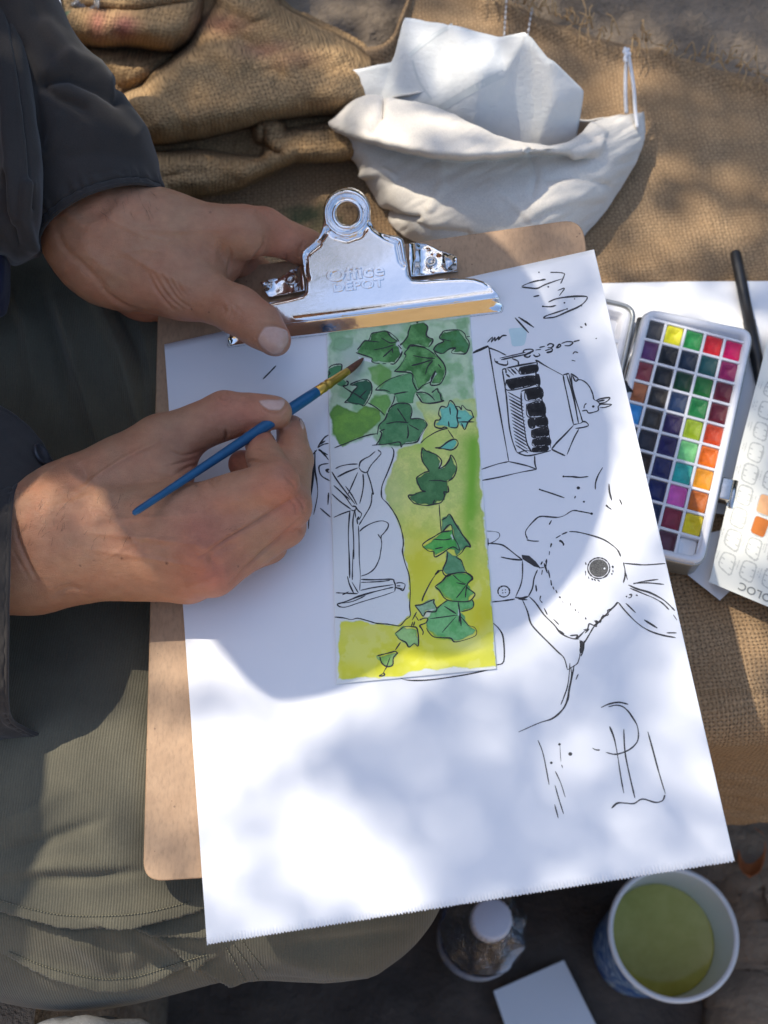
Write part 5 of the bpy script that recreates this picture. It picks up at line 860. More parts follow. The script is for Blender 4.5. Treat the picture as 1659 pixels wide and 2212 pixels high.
    A = [[(385, 330), (410, 300), (440, 262), (475, 255), (490, 215), (505, 200), (550, 192), (610, 185), (650, 205), (690, 240), (708, 265)], [(700, 290), (730, 325)], [(735, 340), (715, 385), (675, 435), (640, 437)], [(610, 435), (580, 436)], [(560, 434), (520, 430), (495, 418)], [(495, 418), (500, 395), (460, 378), (375, 350)], [(450, 258), (555, 268)], [(515, 330), (590, 315), (670, 290)], [(585, 385), (640, 335), (660, 315)], [(655, 315), (660, 355)], [(570, 235), (640, 275), (690, 265)], [(615, 185), (650, 230), (700, 265)], [(715, 295), (745, 265), (775, 225), (780, 190), (800, 140)], [(905, 125), (930, 155), (918, 210), (940, 235), (970, 248), (960, 280), (935, 310)], [(770, 320), (800, 290), (860, 300), (915, 312)], ([(840, 117), (858, 115)], 2), [(972, 330), (1000, 290), (1055, 262), (1020, 238), (1040, 200), (1060, 182), (1130, 175), (1180, 178), (1215, 205), (1225, 235), (1245, 260), (1250, 300), (1225, 355), (1180, 360), (1120, 355), (1118, 335), (1145, 315), (1100, 320), (1050, 355), (1010, 352), (972, 330)], [(1040, 245), (1110, 262)], [(1225, 230), (1255, 225)],
         [(670, 495), (715, 455), (760, 375), (750, 355), (795, 300)], [(980, 340), (1000, 370), (1050, 430), (1070, 490), (1055, 545), (1020, 595), (950, 597), (975, 530), (990, 490), (960, 545), (955, 575), (890, 605), (850, 640), (815, 575), (805, 510), (670, 495)], [(985, 395), (905, 390), (815, 372)], [(965, 405), (870, 435), (805, 450)], [(970, 410), (930, 460), (912, 520)], [(1010, 440), (1035, 470)], [(795, 300), (850, 300), (920, 320), (985, 365)], [(525, 640), (560, 605), (610, 570), (660, 545), (745, 518)], [(525, 640), (600, 640), (640, 655)], [(670, 672), (685, 668), (735, 658), (780, 652)], [(815, 570), (845, 640)], [(675, 680), (665, 730), (630, 790), (625, 810)], [(840, 660), (880, 655), (925, 665), (960, 690), (985, 720)], [(840, 665), (870, 710), (890, 735), (940, 742), (1000, 735), (1055, 722), (1035, 715), (1028, 675), (1010, 650), (1005, 630), (985, 640), (960, 660)], [(330, 595), (390, 570), (450, 557), (490, 580), (500, 625), (490, 680), (440, 760), (400, 745), (300, 735), (295, 730), (330, 690), (350, 655), (385, 610), (330, 600)], [(350, 655), (440, 715)], [(400, 700), (460, 640)], [(275, 612), (355, 665)], [(465, 735), (540, 780), (600, 835)], [(165, 470), (190, 450), (230, 440), (268, 445), (262, 500), (270, 520)], [(160, 530), (175, 510), (165, 490)], [(165, 555), (160, 545)], [(270, 610), (310, 600), (315, 575), (300, 570)],
         [(625, 810), (640, 775), (690, 745), (740, 740), (790, 750), (808, 790), (805, 830), (800, 860), (850, 858), (900, 870), (925, 905), (905, 945), (870, 1000), (845, 1040), (780, 1052), (740, 1058), (725, 1080), (712, 1040), (620, 1055), (500, 1065)], [(620, 815), (600, 865), (555, 910), (545, 960), (540, 985)], [(600, 940), (560, 960), (575, 970), (560, 1020), (530, 1065)], [(780, 890), (690, 885), (610, 900)], [(765, 885), (730, 830), (695, 780)], [(775, 910), (780, 980), (770, 1015)], [(785, 905), (865, 950)], [(210, 1085), (300, 1050), (400, 1010), (480, 985), (545, 975)], [(1085, 935), (1060, 925), (1030, 935), (985, 920), (990, 875), (1020, 870), (1030, 850), (1015, 830), (1020, 790), (1040, 765), (1080, 770), (1100, 720), (1130, 740), (1145, 770), (1160, 800), (1155, 850), (1165, 900), (1150, 930), (1100, 925)], [(1145, 765), (1175, 770), (1190, 790), (1195, 755), (1230, 790), (1265, 800), (1280, 840), (1285, 855)], [(1150, 855), (1190, 855)], [(1170, 885), (1290, 885)], [(1280, 850), (1240, 890), (1215, 945), (1190, 895)], [(1100, 770), (1105, 830)], [(1090, 880), (1095, 925)], [(1085, 945), (1130, 1010)], [(985, 1085), (1030, 1080), (1090, 1035), (1140, 1018), (1165, 1045), (1150, 1080), (1110, 1102), (1050, 1092), (1010, 1090)], [(875, 1050), (910, 1015), (980, 970), (1040, 945), (1085, 935)], [(890, 1085), (880, 1130), (890, 1190), (925, 1240), (940, 1265), (905, 1275), (850, 1310), (845, 1330), (860, 1370), (880, 1410), (915, 1422), (870, 1425), (825, 1447), (780, 1455), (815, 1505), (850, 1520), (920, 1530), (980, 1520), (1035, 1505), (1060, 1455), (1055, 1425), (1090, 1425), (1085, 1375)], [(890, 1080), (920, 1110), (990, 1135), (1035, 1180), (1030, 1220), (1015, 1245), (1060, 1225), (1095, 1180), (1110, 1140), (1140, 1180), (1155, 1240), (1130, 1310), (1085, 1345)], [(940, 1337), (1020, 1337), (1090, 1350)], [(985, 1485), (970, 1515)],
         [(218, 1245), (260, 1225), (330, 1212), (390, 1210)], [(230, 1312), (300, 1275), (390, 1240)], [(400, 1235), (410, 1195), (440, 1170), (480, 1150), (525, 1112)], [(545, 1100), (570, 1125), (545, 1160), (500, 1210), (480, 1240), (460, 1275), (420, 1265), (398, 1235)], [(650, 1078), (668, 1110), (660, 1170), (620, 1275), (580, 1370), (572, 1435), (580, 1475), (620, 1515), (670, 1585), (710, 1665), (735, 1755), (742, 1825), (735, 1885), (755, 1975), (785, 2065), (795, 2185), (790, 2305), (795, 2380), (760, 2410), (720, 2455), (690, 2457), (620, 2445), (540, 2440), (470, 2420), (390, 2400), (340, 2410), (280, 2397), (210, 2390)]]
    Bl = [[(390, 90), (350, 180), (315, 260)], [(430, 100), (435, 170), (425, 250), (405, 330)], [(460, 80), (490, 170), (505, 235), (510, 262)], [(500, 245), (490, 340), (440, 430), (400, 495)], [(190, 85), (230, 150), (290, 230), (370, 335)], [(205, 190), (280, 260), (345, 350)], [(190, 255), (250, 310), (340, 375)], [(250, 230), (330, 300)], [(295, 195), (345, 265), (385, 340)], [(205, 437), (265, 410), (335, 385)], [(330, 385), (320, 500), (318, 600), (325, 760), (328, 905)], [(362, 390), (352, 480), (358, 600), (360, 760)], [(355, 685), (350, 800), (348, 920)], [(395, 500), (400, 620), (402, 760), (410, 880), (405, 1000)], [(345, 350), (375, 355), (370, 385), (340, 380)], [(370, 350), (395, 385), (420, 410), (400, 450), (385, 440)], [(365, 375), (375, 440)], [(390, 490), (385, 455), (400, 430)], [(405, 545), (430, 520), (480, 490), (540, 468), (590, 465), (625, 485), (620, 520), (590, 560), (570, 585), (575, 640), (565, 710), (555, 760), (520, 830), (470, 870), (415, 890)], [(545, 565), (570, 605)], [(310, 890), (325, 950), (360, 1025)], [(345, 935), (395, 1020)], [(222, 1018), (300, 1022), (390, 1025)], [(270, 1035), (320, 1010)], [(415, 915), (500, 918), (580, 915), (660, 915), (670, 940)], [(415, 938), (500, 935), (580, 930), (640, 922)], [(410, 1000), (500, 980), (600, 965), (665, 955)], [(230, 1105), (300, 1085), (400, 1045), (500, 1015), (600, 990), (665, 975)], [(230, 1108), (250, 1125), (300, 1128), (400, 1095), (500, 1065), (600, 1035), (670, 1010)], [(250, 1100), (350, 1085), (450, 1040)], [(665, 920), (680, 960), (675, 1010)], [(685, 945), (720, 940), (755, 955), (740, 1000), (715, 990), (680, 975)], [(690, 965), (720, 965)], [(690, 980), (740, 990)],
          [(1018, 335), (1025, 440), (1035, 555)], [(1040, 455), (1070, 440), (1100, 412), (1140, 480), (1190, 560), (1240, 625), (1260, 665), (1225, 660), (1190, 710), (1145, 742)], [(1035, 555), (1060, 530), (1085, 500), (1110, 495), (1120, 530), (1130, 590), (1160, 640), (1175, 690), (1130, 665), (1090, 680), (1040, 715), (985, 742), (975, 700), (940, 698), (890, 655), (920, 620), (980, 585), (1040, 550), (1110, 540)], [(975, 605), (1060, 610), (1115, 600)], [(985, 680), (1050, 665)], [(1085, 700), (1075, 770), (1045, 850), (1075, 890), (1120, 870)], [(1145, 745), (1190, 770), (1210, 830), (1240, 870), (1280, 910), (1240, 940)], [(1045, 845), (1020, 850), (990, 880), (950, 940), (900, 1040), (885, 1085)], ([(985, 880), (1020, 845)], 1.8), [(985, 970), (1040, 930), (1080, 885), (1130, 870), (1190, 860), (1240, 870), (1275, 905), (1240, 945), (1235, 980), (1290, 1020), (1285, 1050), (1240, 1085), (1120, 1082), (1060, 1060), (1020, 1000), (985, 970)], [(1125, 880), (1180, 930), (1225, 950)], [(1150, 940), (1220, 955)], [(1225, 960), (1190, 1010), (1150, 1060)], [(1230, 960), (1220, 1055)], [(1085, 1075), (1040, 1105), (1000, 1140)], [(1270, 1070), (1285, 1100), (1270, 1140), (1190, 1165)], [(1175, 1190), (1200, 1220), (1245, 1270), (1290, 1285), (1308, 1325), (1280, 1360), (1145, 1398), (1110, 1370), (1050, 1365), (980, 1360), (940, 1325), (920, 1290)], [(1160, 1190), (950, 1218)], [(1150, 1200), (1040, 1325)], [(1055, 1120), (1150, 1180)], [(1165, 1090), (1180, 1190), (1188, 1275)], [(1175, 1190), (1172, 1250)], [(830, 1115), (880, 1110), (930, 1090), (980, 1070), (975, 1095), (1000, 1140), (985, 1165), (920, 1165), (895, 1200), (870, 1165), (830, 1115)], [(845, 1165), (810, 1230)], [(835, 1195), (860, 1235)], [(815, 1240), (805, 1275)], [(830, 1240), (820, 1275)], [(865, 1230), (900, 1215), (930, 1218), (915, 1250), (870, 1270), (880, 1290), (895, 1320), (890, 1345)], [(680, 1330), (720, 1300), (750, 1280), (810, 1280), (850, 1300), (858, 1425), (825, 1410), (785, 1438), (760, 1400), (710, 1375), (680, 1330)], [(720, 1400), (680, 1460)], [(540, 1505), (590, 1492), (640, 1480), (680, 1470), (700, 1490)], [(560, 1510), (575, 1560), (615, 1588), (660, 1575), (665, 1520), (700, 1480)], [(640, 1515), (605, 1610)], [(605, 1600), (585, 1640), (555, 1660), (595, 1655), (590, 1635)]]
    v, f = ribbons([((cA(l_[0]), l_[1]) if isinstance(l_, tuple) else cA(l_)) for l_ in A] + [((cB(l_[0]), l_[1]) if isinstance(l_, tuple) else cB(l_)) for l_ in Bl], S, 2.5, 5); tag(mesh_obj('ink_lines', v, f, M['ink'], o), kind='stuff')
painting()

# ------------------------------------------------------------------ paintbrush
def brush():
    a, b = bd(788.7, 777, 2.2), bd(286, 1110.7, 72.0); ln = np.linalg.norm(b - a); ax = (b - a) / ln; s = lambda mm: a + ax * mm / 1000
    t = thing('paintbrush', a, 'thin blue handled paintbrush held over the ivy painting', 'paintbrush'); L_ = ln * 1000
    xs = [(34, 2.25), (35, 2.6), (42, 2.85), (55, 2.95), (75, 2.7), (100, 2.25), (L_ - 20, 1.75), (L_ - 3, 1.55), (L_ - .8, 1.2), (L_, 0)]; v, f = lathe(a, ax, [(0, .034)] + [(r / 1000, z / 1000) for z, r in xs], 24); mesh_obj('handle', v, f, M['blue_lacquer'], t)
    fr = [(13, 1.75), (13.3, 1.95), (17, 2.1), (26, 2.35), (27, 2.62), (28.2, 2.62), (28.8, 2.42), (30, 2.42), (30.6, 2.66), (31.8, 2.66), (32.4, 2.48), (36, 2.72), (36.2, 2.5)]; v, f = lathe(a, ax, [(r / 1000, z / 1000) for z, r in fr], 28); mesh_obj('ferrule', v, f, M['brass'], t)
    bend = bd(780, 775, 0) - bd(790, 790, 0); bend /= np.linalg.norm(bend); V = []; zs = np.linspace(0, 1, 16)
    for z in zs:
        r = .0019 * (math.sin(min(z, .97) ** .62 * math.pi * .5 * .97 + .02)) if z > 0 else .0001; c = a + ax * .0136 * z + bend * .0014 * (1 - z) ** 2; u = np.cross(ax, BN); u /= np.linalg.norm(u); w = np.cross(ax, u); th = np.linspace(0, 2 * math.pi, 21)[:-1]; rr = r * (1 + .05 * np.sin(th * 9)); V.append(c + rr[:, None] * (np.cos(th)[:, None] * u + np.sin(th)[:, None] * w))
    mesh_obj('bristles', np.concatenate(V), grid_faces(16, 20, True), M['bristle'], t)
brush()
# ------------------------------------------------------------------ the person
MM = .001
PER = thing('person', at(-500, 1300, ZB), 'person in charcoal shirt and olive trousers painting with clipboard on lap', 'person')
def cones(f, lst): return [(bd(*cv2(f, a), a[2]), bd(*cv2(f, b), b[2]), ra * MM, rb * MM, k * MM) for a, b, ra, rb, k in lst]
def cv2(f, p): return f([(p[0], p[1])])[0]
R_ = [((-520, 1000, 44), (160, 850, 34), 27, 20, 8), ((-520, 1120, 38), (170, 1045, 28), 25, 20, 12), ((160, 850, 34), (330, 800, 36), 20, 18, 10), ((170, 1045, 28), (330, 1010, 26), 20, 18.5, 12), ((200, 940, 32), (400, 900, 34), 24, 21, 14),
      ((330, 800, 36), (870, 800, 45), 18, 12, 14), ((330, 870, 37), (980, 945, 43), 18, 12, 14), ((330, 940, 34), (1045, 1062, 31), 18, 12, 13), ((330, 1010, 28), (925, 1090, 19), 17, 12.5, 13),
      ((330, 670, 36), (790, 442, 38), 13.5, 12.8, 12), ((790, 442, 38), (1108, 302, 33), 12.6, 11.2, 5), ((1108, 302, 33), (1362, 291, 31), 11.0, 6.9, 4), ((1225, 290, 32), (1330, 292, 31), 8.6, 7.6, 4), ((480, 720, 30), (800, 520, 32), 17, 13, 12), ((620, 640, 30), (845, 600, 33), 17, 9, 10), ((700, 560, 30), (870, 760, 40), 10, 10, 10), ((420, 880, 20), (760, 880, 18), 20, 16, 16),
      ((870, 800, 45), (1358, 630, 47), 12.3, 9.9, 7), ((1358, 630, 47), (1298, 510, 37), 9.6, 8.3, 3.5), ((1298, 510, 37), (1278, 448, 30), 8.2, 7.4, 3), ((980, 945, 43), (1420, 752, 34), 11.8, 10, 5), ((1420, 752, 34), (1446, 525, 24), 9.8, 8.5, 3.5), ((1446, 525, 24), (1428, 375, 16), 8.4, 7.2, 3), ((1045, 1062, 31), (1398, 850, 22), 11.8, 9.6, 4), ((1398, 850, 22), (1330, 640, 14), 9.4, 8.2, 3), ((1330, 640, 14), (1190, 545, 10), 8, 7, 3), ((925, 1090, 19), (1318, 938, 12), 12, 8.8, 4), ((1318, 938, 12), (1210, 780, 10), 8.6, 7.4, 3), ((1210, 780, 10), (1090, 690, 9), 7.2, 6.4, 3)]
L_ = [((400, 90, 52), (430, 420, 41), 14, 16, 8), ((470, 100, 52), (620, 400, 40), 14, 17.5, 14), ((420, 455, 41), (470, 520, 40), 15.5, 16, 8), ((430, 520, 38), (770, 840, 4), 16, 13, 14), ((500, 540, 38), (740, 560, 40), 21, 20, 16), ((620, 420, 41), (900, 480, 41), 17, 14.5, 14), ((640, 470, 44), (1320, 508, 29), 17, 12.8, 14), ((680, 560, 38), (1200, 610, 6), 19, 13, 16), ((700, 640, 30), (1050, 760, -16), 18, 11, 14), ((720, 760, 10), (960, 900, -16), 15, 10, 14),
      ((600, 700, 36), (1000, 800, 27), 17, 14.5, 14), ((1000, 800, 27), (1290, 932, 28), 14, 11.6, 7), ((1290, 932, 28), (1400, 1010, 26), 11.4, 10.6, 5), ((1400, 1010, 26), (1482, 1085, 23), 10.4, 8.6, 5), ((560, 640, 34), (980, 760, 26), 20, 16, 14), ((860, 620, 34), (1170, 660, 18), 16, 10, 12), ((1050, 700, 20), (1205, 690, 13), 10, 7, 10),
      ((1320, 508, 29), (1420, 500, 20), 12.4, 11.4, 6), ((1420, 500, 20), (1655, 592, 4), 11.2, 9.6, 5), ((1655, 592, 4), (1740, 640, -14), 9.2, 8.4, 3), ((1740, 640, -14), (1720, 720, -16), 8.2, 7.4, 3), ((1200, 610, 6), (1440, 780, -16), 11.5, 9.6, 5), ((1440, 780, -16), (1600, 900, -15), 9.4, 8, 3), ((1080, 760, -16), (1300, 930, -15), 10, 9, 5), ((1300, 930, -15), (1420, 1030, -14), 9, 8, 3), ((960, 900, -16), (1130, 1020, -14), 9.5, 8, 5)]
def hand(bones, f, vox=.00075):
    pr = cones(f, bones); pts = np.array([p for q in pr for p in q[:2]]); lo = pts.min(0) - .034; hi = pts.max(0) + .034
    D = sdf_grid(pr, lo, hi, vox); V, F = surface_nets(D, lo, vox); V = relax(V, F, 10, .5); return V, F
def sculpt(V, F, lines, f):                                   # shallow skin folds (+) and tendons (-) pressed along lines seen from above
    N = normals(V, F)
    if (N * (V - V.mean(0))).sum() < 0: F[:] = F[:, ::-1]; N = -N
    x, y = uv(V); facing = (N * (CAM - V)).sum(1) > 0; d = np.zeros(len(V))
    for pts, dep, w in lines:
        ln = smooth_line(f(pts), 5); q, _, al = seg_dist(x, y, [tuple(p) for p in ln]); d += np.where(facing, -(1.15 if dep > 0 else 1.0) * dep * np.exp(-(q / w) ** 2) * np.sin(np.clip(al, .06, .94) * math.pi) ** .5, 0)
    d += .00022 * fbm(V, .012, 3, 3); return V + N * (d * 1)[:, None]
VR, FR = hand(R_, cR); VL, FL = hand(L_, cL)
VR = sculpt(VR, FR, [([(1108, 380), (1112, 405), (1105, 432)], .0014, 3.2), ([(1060, 440), (1055, 470)], .0007, 2.2), ([(1035, 195), (1070, 235), (1120, 260)], .0005, 2.6), ([(1060, 185), (1085, 215), (1130, 235)], .0004, 2.0), ([(1080, 250), (1120, 240)], .0004, 2), ([(820, 470), (900, 500), (990, 480)], .0007, 3), ([(800, 560), (880, 540), (960, 520)], .0008, 3), ([(850, 600), (920, 560), (975, 545)], .0009, 3), ([(700, 560), (760, 580), (860, 600)], .0006, 4), ([(985, 560), (990, 590), (960, 610)], .0012, 3),
    ([(1030, 610), (1040, 640), (1060, 655)], .0009, 2.6), ([(1070, 605), (1075, 625)], .0009, 2.4), ([(1205, 540), (1240, 525), (1290, 530)], .0010, 3), ([(1230, 470), (1260, 462), (1300, 470)], .0005, 2.4), ([(1400, 610), (1440, 640), (1450, 670)], .0005, 2.5), ([(1420, 720), (1450, 750), (1452, 790)], .0006, 2), ([(1455, 700), (1485, 740), (1490, 780)], .0006, 2), ([(1440, 880), (1460, 860), (1475, 880)], .0005, 2),
    ([(980, 1000), (1100, 920), (1250, 830), (1430, 715)], .0011, 3.4), ([(1040, 990), (1090, 960), (1180, 920)], .0008, 9), ([(1130, 1130), (1250, 1010), (1400, 880), (1480, 810)], .0010, 3.2), ([(1050, 970), (1040, 1010), (1070, 1040)], .0010, 9),
    ([(330, 700), (480, 600), (640, 500), (790, 430)], -.0010, 5), ([(420, 820), (620, 810), (850, 800)], -.0006, 6), ([(420, 880), (700, 905), (960, 940)], -.0009, 6), ([(430, 960), (700, 1000), (1000, 1055)], -.0007, 6), ([(930, 900), (1000, 950), (1060, 930)], -.0013, 13), ([(850, 790), (930, 800), (1010, 760)], -.0006, 12), ([(900, 1130), (1000, 1110), (1090, 1080)], -.0014, 12), ([(1320, 600), (1380, 620), (1440, 650)], -.0007, 10),
    ([(75, 830), (85, 900), (130, 1010), (180, 1110)], .0010, 4), ([(60, 960), (110, 1050), (150, 1120)], .0005, 3), ([(380, 520), (420, 600), (360, 690)], .0016, 16), ([(520, 640), (600, 760), (640, 900)], .0008, 26), ([(250, 1190), (330, 1150), (420, 1160)], .0006, 6), ([(240, 760), (330, 740), (430, 700)], -.0007, 8)] + [([(1045 + 14 * k, 182 - 4 * abs(k - 2)), (1052 + 15 * k, 205), (1050 + 17 * k, 232)], .0004, 2.2) for k in range(5)] + [([(1395 + 13 * k, 590 + 12 * k), (1410 + 12 * k, 625 + 8 * k), (1408 + 14 * k, 660 + 5 * k)], .00035, 2.2) for k in range(4)] + [([(1262, 232), (1280, 262), (1325, 290), (1380, 290), (1408, 255)], .0007, 2.4), ([(450, 760), (600, 860), (700, 990)], -.0005, 5), ([(520, 1010), (640, 940), (780, 880)], -.0005, 5)], cR)
VL = sculpt(VL, FL, [([(805, 735), (840, 810), (890, 880), (945, 930)], .0011, 3.2), ([(830, 730), (875, 810), (920, 870), (985, 920)], .0010, 3.0), ([(865, 720), (905, 790), (960, 870), (1030, 915)], .0010, 3.0), ([(920, 745), (940, 800), (985, 860)], .0008, 3.0), ([(955, 760), (970, 810), (1000, 840)], .0006, 3.0), ([(1235, 590), (1245, 650), (1230, 740)], .0012, 3.4), ([(1432, 540), (1420, 590), (1380, 640), (1345, 680)], .0013, 3.4), ([(1545, 630), (1545, 650), (1530, 668)], .0010, 3), ([(1200, 580), (1190, 620), (1205, 660)], .0006, 6), ([(1640, 560), (1620, 600), (1615, 640)], .0006, 2.6),
    ([(1230, 880), (1250, 930), (1225, 970)], .0005, 3), ([(1260, 880), (1275, 930), (1250, 985)], .0005, 3), ([(1205, 900), (1215, 940), (1200, 960)], .0004, 3), ([(300, 480), (350, 600), (440, 680), (560, 800)], .0010, 8), ([(560, 820), (640, 890), (740, 935), (850, 940)], .0014, 5), ([(440, 560), (520, 660), (640, 740)], -.0010, 14), ([(480, 420), (560, 380), (620, 300)], .0010, 14), ([(700, 480), (900, 500), (1200, 490)], -.0008, 8), ([(760, 330), (700, 400), (760, 450)], .0007, 14), ([(560, 250), (600, 240), (640, 280)], .0006, 5), ([(650, 600), (850, 720), (1000, 790)], -.0010, 8), ([(900, 540), (1050, 600), (1180, 620)], .0012, 18), ([(330, 330), (390, 430), (480, 480)], -.0014, 14), ([(1380, 1078), (1425, 1012), (1490, 1006), (1560, 1038), (1566, 1105)], .0008, 2.4), ([(1380, 1078), (1400, 1128), (1470, 1178), (1525, 1168)], .0005, 2.2), ([(1150, 870), (1240, 900), (1300, 960)], -.0006, 10)] + [([(1225 + 16 * k, 860 + 14 * k), (1250 + 14 * k, 905 + 12 * k), (1235 + 12 * k, 950 + 12 * k)], .0004, 2.2) for k in range(5)] + [([(1395 + 18 * k, 365 + 6 * k), (1385 + 18 * k, 390 + 6 * k), (1390 + 18 * k, 420 + 6 * k)], .0004, 2.4) for k in range(4)] + [([(560, 420), (760, 520), (960, 560)], -.0005, 5), ([(620, 640), (760, 600), (900, 620)], -.0005, 5)], cL)
def skin_col(V, f, red, pale=()):
    base = np.array((.51, .25, .138)); C = np.ones((len(V), 3)) * base; v1 = fbm(V, .03, 9, 3)[:, None]; C *= 1 + .08 * v1
    def sp(lst, c, k):
        nonlocal C
        for p in lst:
            w = (np.exp(-(np.linalg.norm(V - bd(*cv2(f, p), p[2]), axis=1) / (p[3] * MM)) ** 2) * p[4])[:, None]; C = C * (1 - w * k) + np.array(c) * w * k
    sp(red, (.56, .165, .098), 1); sp(pale, (.58, .30, .165), 1)
    x, y = uv(V); r = np.random.default_rng(4)
    return np.clip(C, .02, .9)
def moles(C, V, f, lst):
    x, y = uv(V)
    for p in lst:
        u, w = cv2(f, p); q = np.hypot(x - u, y - w); a = np.clip(1.25 - q / p[2], 0, 1)[:, None] * .85; C[:] = C * (1 - a) + np.array((.12, .05, .035)) * a
CR = skin_col(VR, cR, [(970, 880, 55, 14, .55), (1080, 1090, 42, 15, .7), (960, 1120, 30, 13, .5), (1400, 640, 52, 11, .45), (1440, 740, 42, 10, .5), (1430, 360, 20, 8, .5), (1270, 420, 36, 8, .5), (1230, 330, 38, 12, .45), (1100, 250, 45, 11, .4), (1180, 540, 10, 12, .8), (960, 540, 35, 9, .5), (1410, 860, 30, 10, .5)], [(560, 800, 60, 24, .35)])
moles(CR, VR, cR, [(638, 906, 2.6), (598, 1007, 3.2), (818, 1031, 3.4), (962, 650, 2.4), (393, 1043, 2.6), (460, 1016, 1.8), (1368, 660, 1.6), (958, 1083, 1.8), (1170, 1045, 1.8)])
CL = skin_col(VL, cL, [(1400, 950, 24, 13, .45), (1560, 1090, 20, 8, .55), (900, 880, 20, 20, .35), (700, 940, -4, 18, .75), (1480, 600, 16, 14, .5), (1380, 420, 30, 13, .4), (1240, 700, 16, 10, .4)], [(800, 560, 50, 26, .3), (400, 420, 55, 14, .4)])
moles(CL, VL, cL, [(1136, 399, 2.2), (1035, 924, 2.0), (1128, 940, 2.0), (1648, 557, 2.0), (1258, 392, 1.5)])
# upper body under the clothes: coarse surface joined into the same mesh
S0 = bd(700, 905, 0.0); HEAD = S0 - L * .56
NECK = HEAD + np.array([-.07, -.01, -.13]); CHEST = np.array([HEAD[0] - .17, HEAD[1] - .04, .80]); HIP = np.array([CHEST[0] - .06, CHEST[1] - .06, .56])
SHR, SHL = CHEST + np.array([.03, -.19, .07]), CHEST + np.array([.02, .18, .07]); WR, WL = bd(*cv2(cR, (-480, 1050)), 40), bd(*cv2(cL, (170, -400)), 95)
ELR, ELL = np.array([CHEST[0] + .06, WR[1] - .04, .63]), np.array([CHEST[0] + .16, WL[1] + .07, .68])
FACE = np.array([.92, -.15, -.36]); FACE /= np.linalg.norm(FACE); SIDE = np.cross([0, 0, 1], FACE); SIDE /= np.linalg.norm(SIDE); CROWN = np.cross(FACE, SIDE)
hp_ = lambda a, b, c: HEAD + FACE * a + SIDE * b + CROWN * c
core = [(NECK, HEAD + np.array([-.02, 0, -.06]), .056, .055, .03), (hp_(-.015, 0, .02), hp_(.02, 0, .015), .088, .078, .03), (hp_(.03, 0, -.03), hp_(.055, 0, -.085), .058, .026, .03), (hp_(.085, 0, .0), hp_(.108, 0, -.028), .010, .014, .012), (hp_(.068, .03, .018), hp_(.068, -.03, .018), .022, .022, .014), (hp_(.082, .016, -.058), hp_(.082, -.016, -.058), .008, .008, .01), (hp_(-.005, .082, 0), hp_(-.012, .09, -.03), .014, .010, .008), (hp_(-.005, -.082, 0), hp_(-.012, -.09, -.03), .014, .010, .008), (NECK, CHEST, .06, .11, .06), (CHEST, HIP, .12, .12, .06), (SHL, SHR, .05, .05, .06), (SHR, ELR, .05, .04, .03), (ELR, WR, .038, .026, .02), (SHL, ELL, .05, .04, .03), (ELL, bd(-90, -190, 94), .036, .024, .02), (bd(-90, -190, 94), bd(85, 130, 80), .024, .014, .02), (bd(85, 130, 76), bd(170, 320, 52), .014, .014, .02)]
pts = np.array([p for q in core for p in q[:2]]); lo, hi = pts.min(0) - .16, pts.max(0) + .16; VC, FC = surface_nets(sdf_grid(core, lo, hi, .006), lo, .006); VC = relax(VC, FC, 4)
if (normals(VC, FC) * (VC - VC.mean(0))).sum() < 0: FC = FC[:, ::-1]
nR, nL = len(VR), len(VL); body_me = fast_mesh('body', np.concatenate([VR, VL, VC]), np.concatenate([FR, FL + nR, FC + nR + nL])); set_attr(body_me, 'Col', np.concatenate([CR, CL, np.ones((len(VC), 3)) * (.53, .25, .128)])); BODY = link('body', body_me, M['skin'], PER)
# nails, conforming to the fingertips
TR_, TL_ = BVHTree.FromPolygons(VR.tolist(), FR.tolist()), BVHTree.FromPolygons(VL.tolist(), FL.tolist())
def on_skin(tree, x, y, off):
    out = []
    last = None
    for a, b, o in zip(np.ravel(x), np.ravel(y), np.broadcast_to(off, np.shape(np.ravel(x)))):
        r = Vector(ray(a, b)).normalized(); hit, n, _, _ = tree.ray_cast(Vector(CAM), r)
        if hit is None: hit = Vector(bd(a, b, 20)) if last is None else last; n = -r
        last = hit; n = n if n.dot(r) < 0 else -n; out.append(np.array(hit + (n * .5 - r * .5) * o))
    return np.array(out)
def nail(tree, f, poly, hgt=.00055):
    o = rounded(f(poly), 7, 5); V2, F = cdt(o, [], 2.2); e = signed(V2[:, 0], V2[:, 1], o); off = -.0004 + (hgt + .0004) * np.sqrt(np.clip(e / 3.2, 0, 1)); V = on_skin(tree, V2[:, 0], V2[:, 1], off)
    mesh_obj('fingernail', V, F, M['nail'], BODY)
nail(TL_, cL, [(1385, 1078), (1428, 1015), (1490, 1012), (1556, 1040), (1562, 1100), (1520, 1165), (1470, 1172), (1400, 1120)]); nail(TR_, cR, [(1262, 232), (1300, 224), (1398, 224), (1404, 250), (1378, 284), (1320, 284), (1280, 258)]); nail(TR_, cR, [(1466, 308), (1492, 318), (1500, 366), (1488, 384), (1470, 350)]); nail(TR_, cR, [(1330, 392), (1348, 396), (1356, 424), (1350, 436), (1338, 420)])
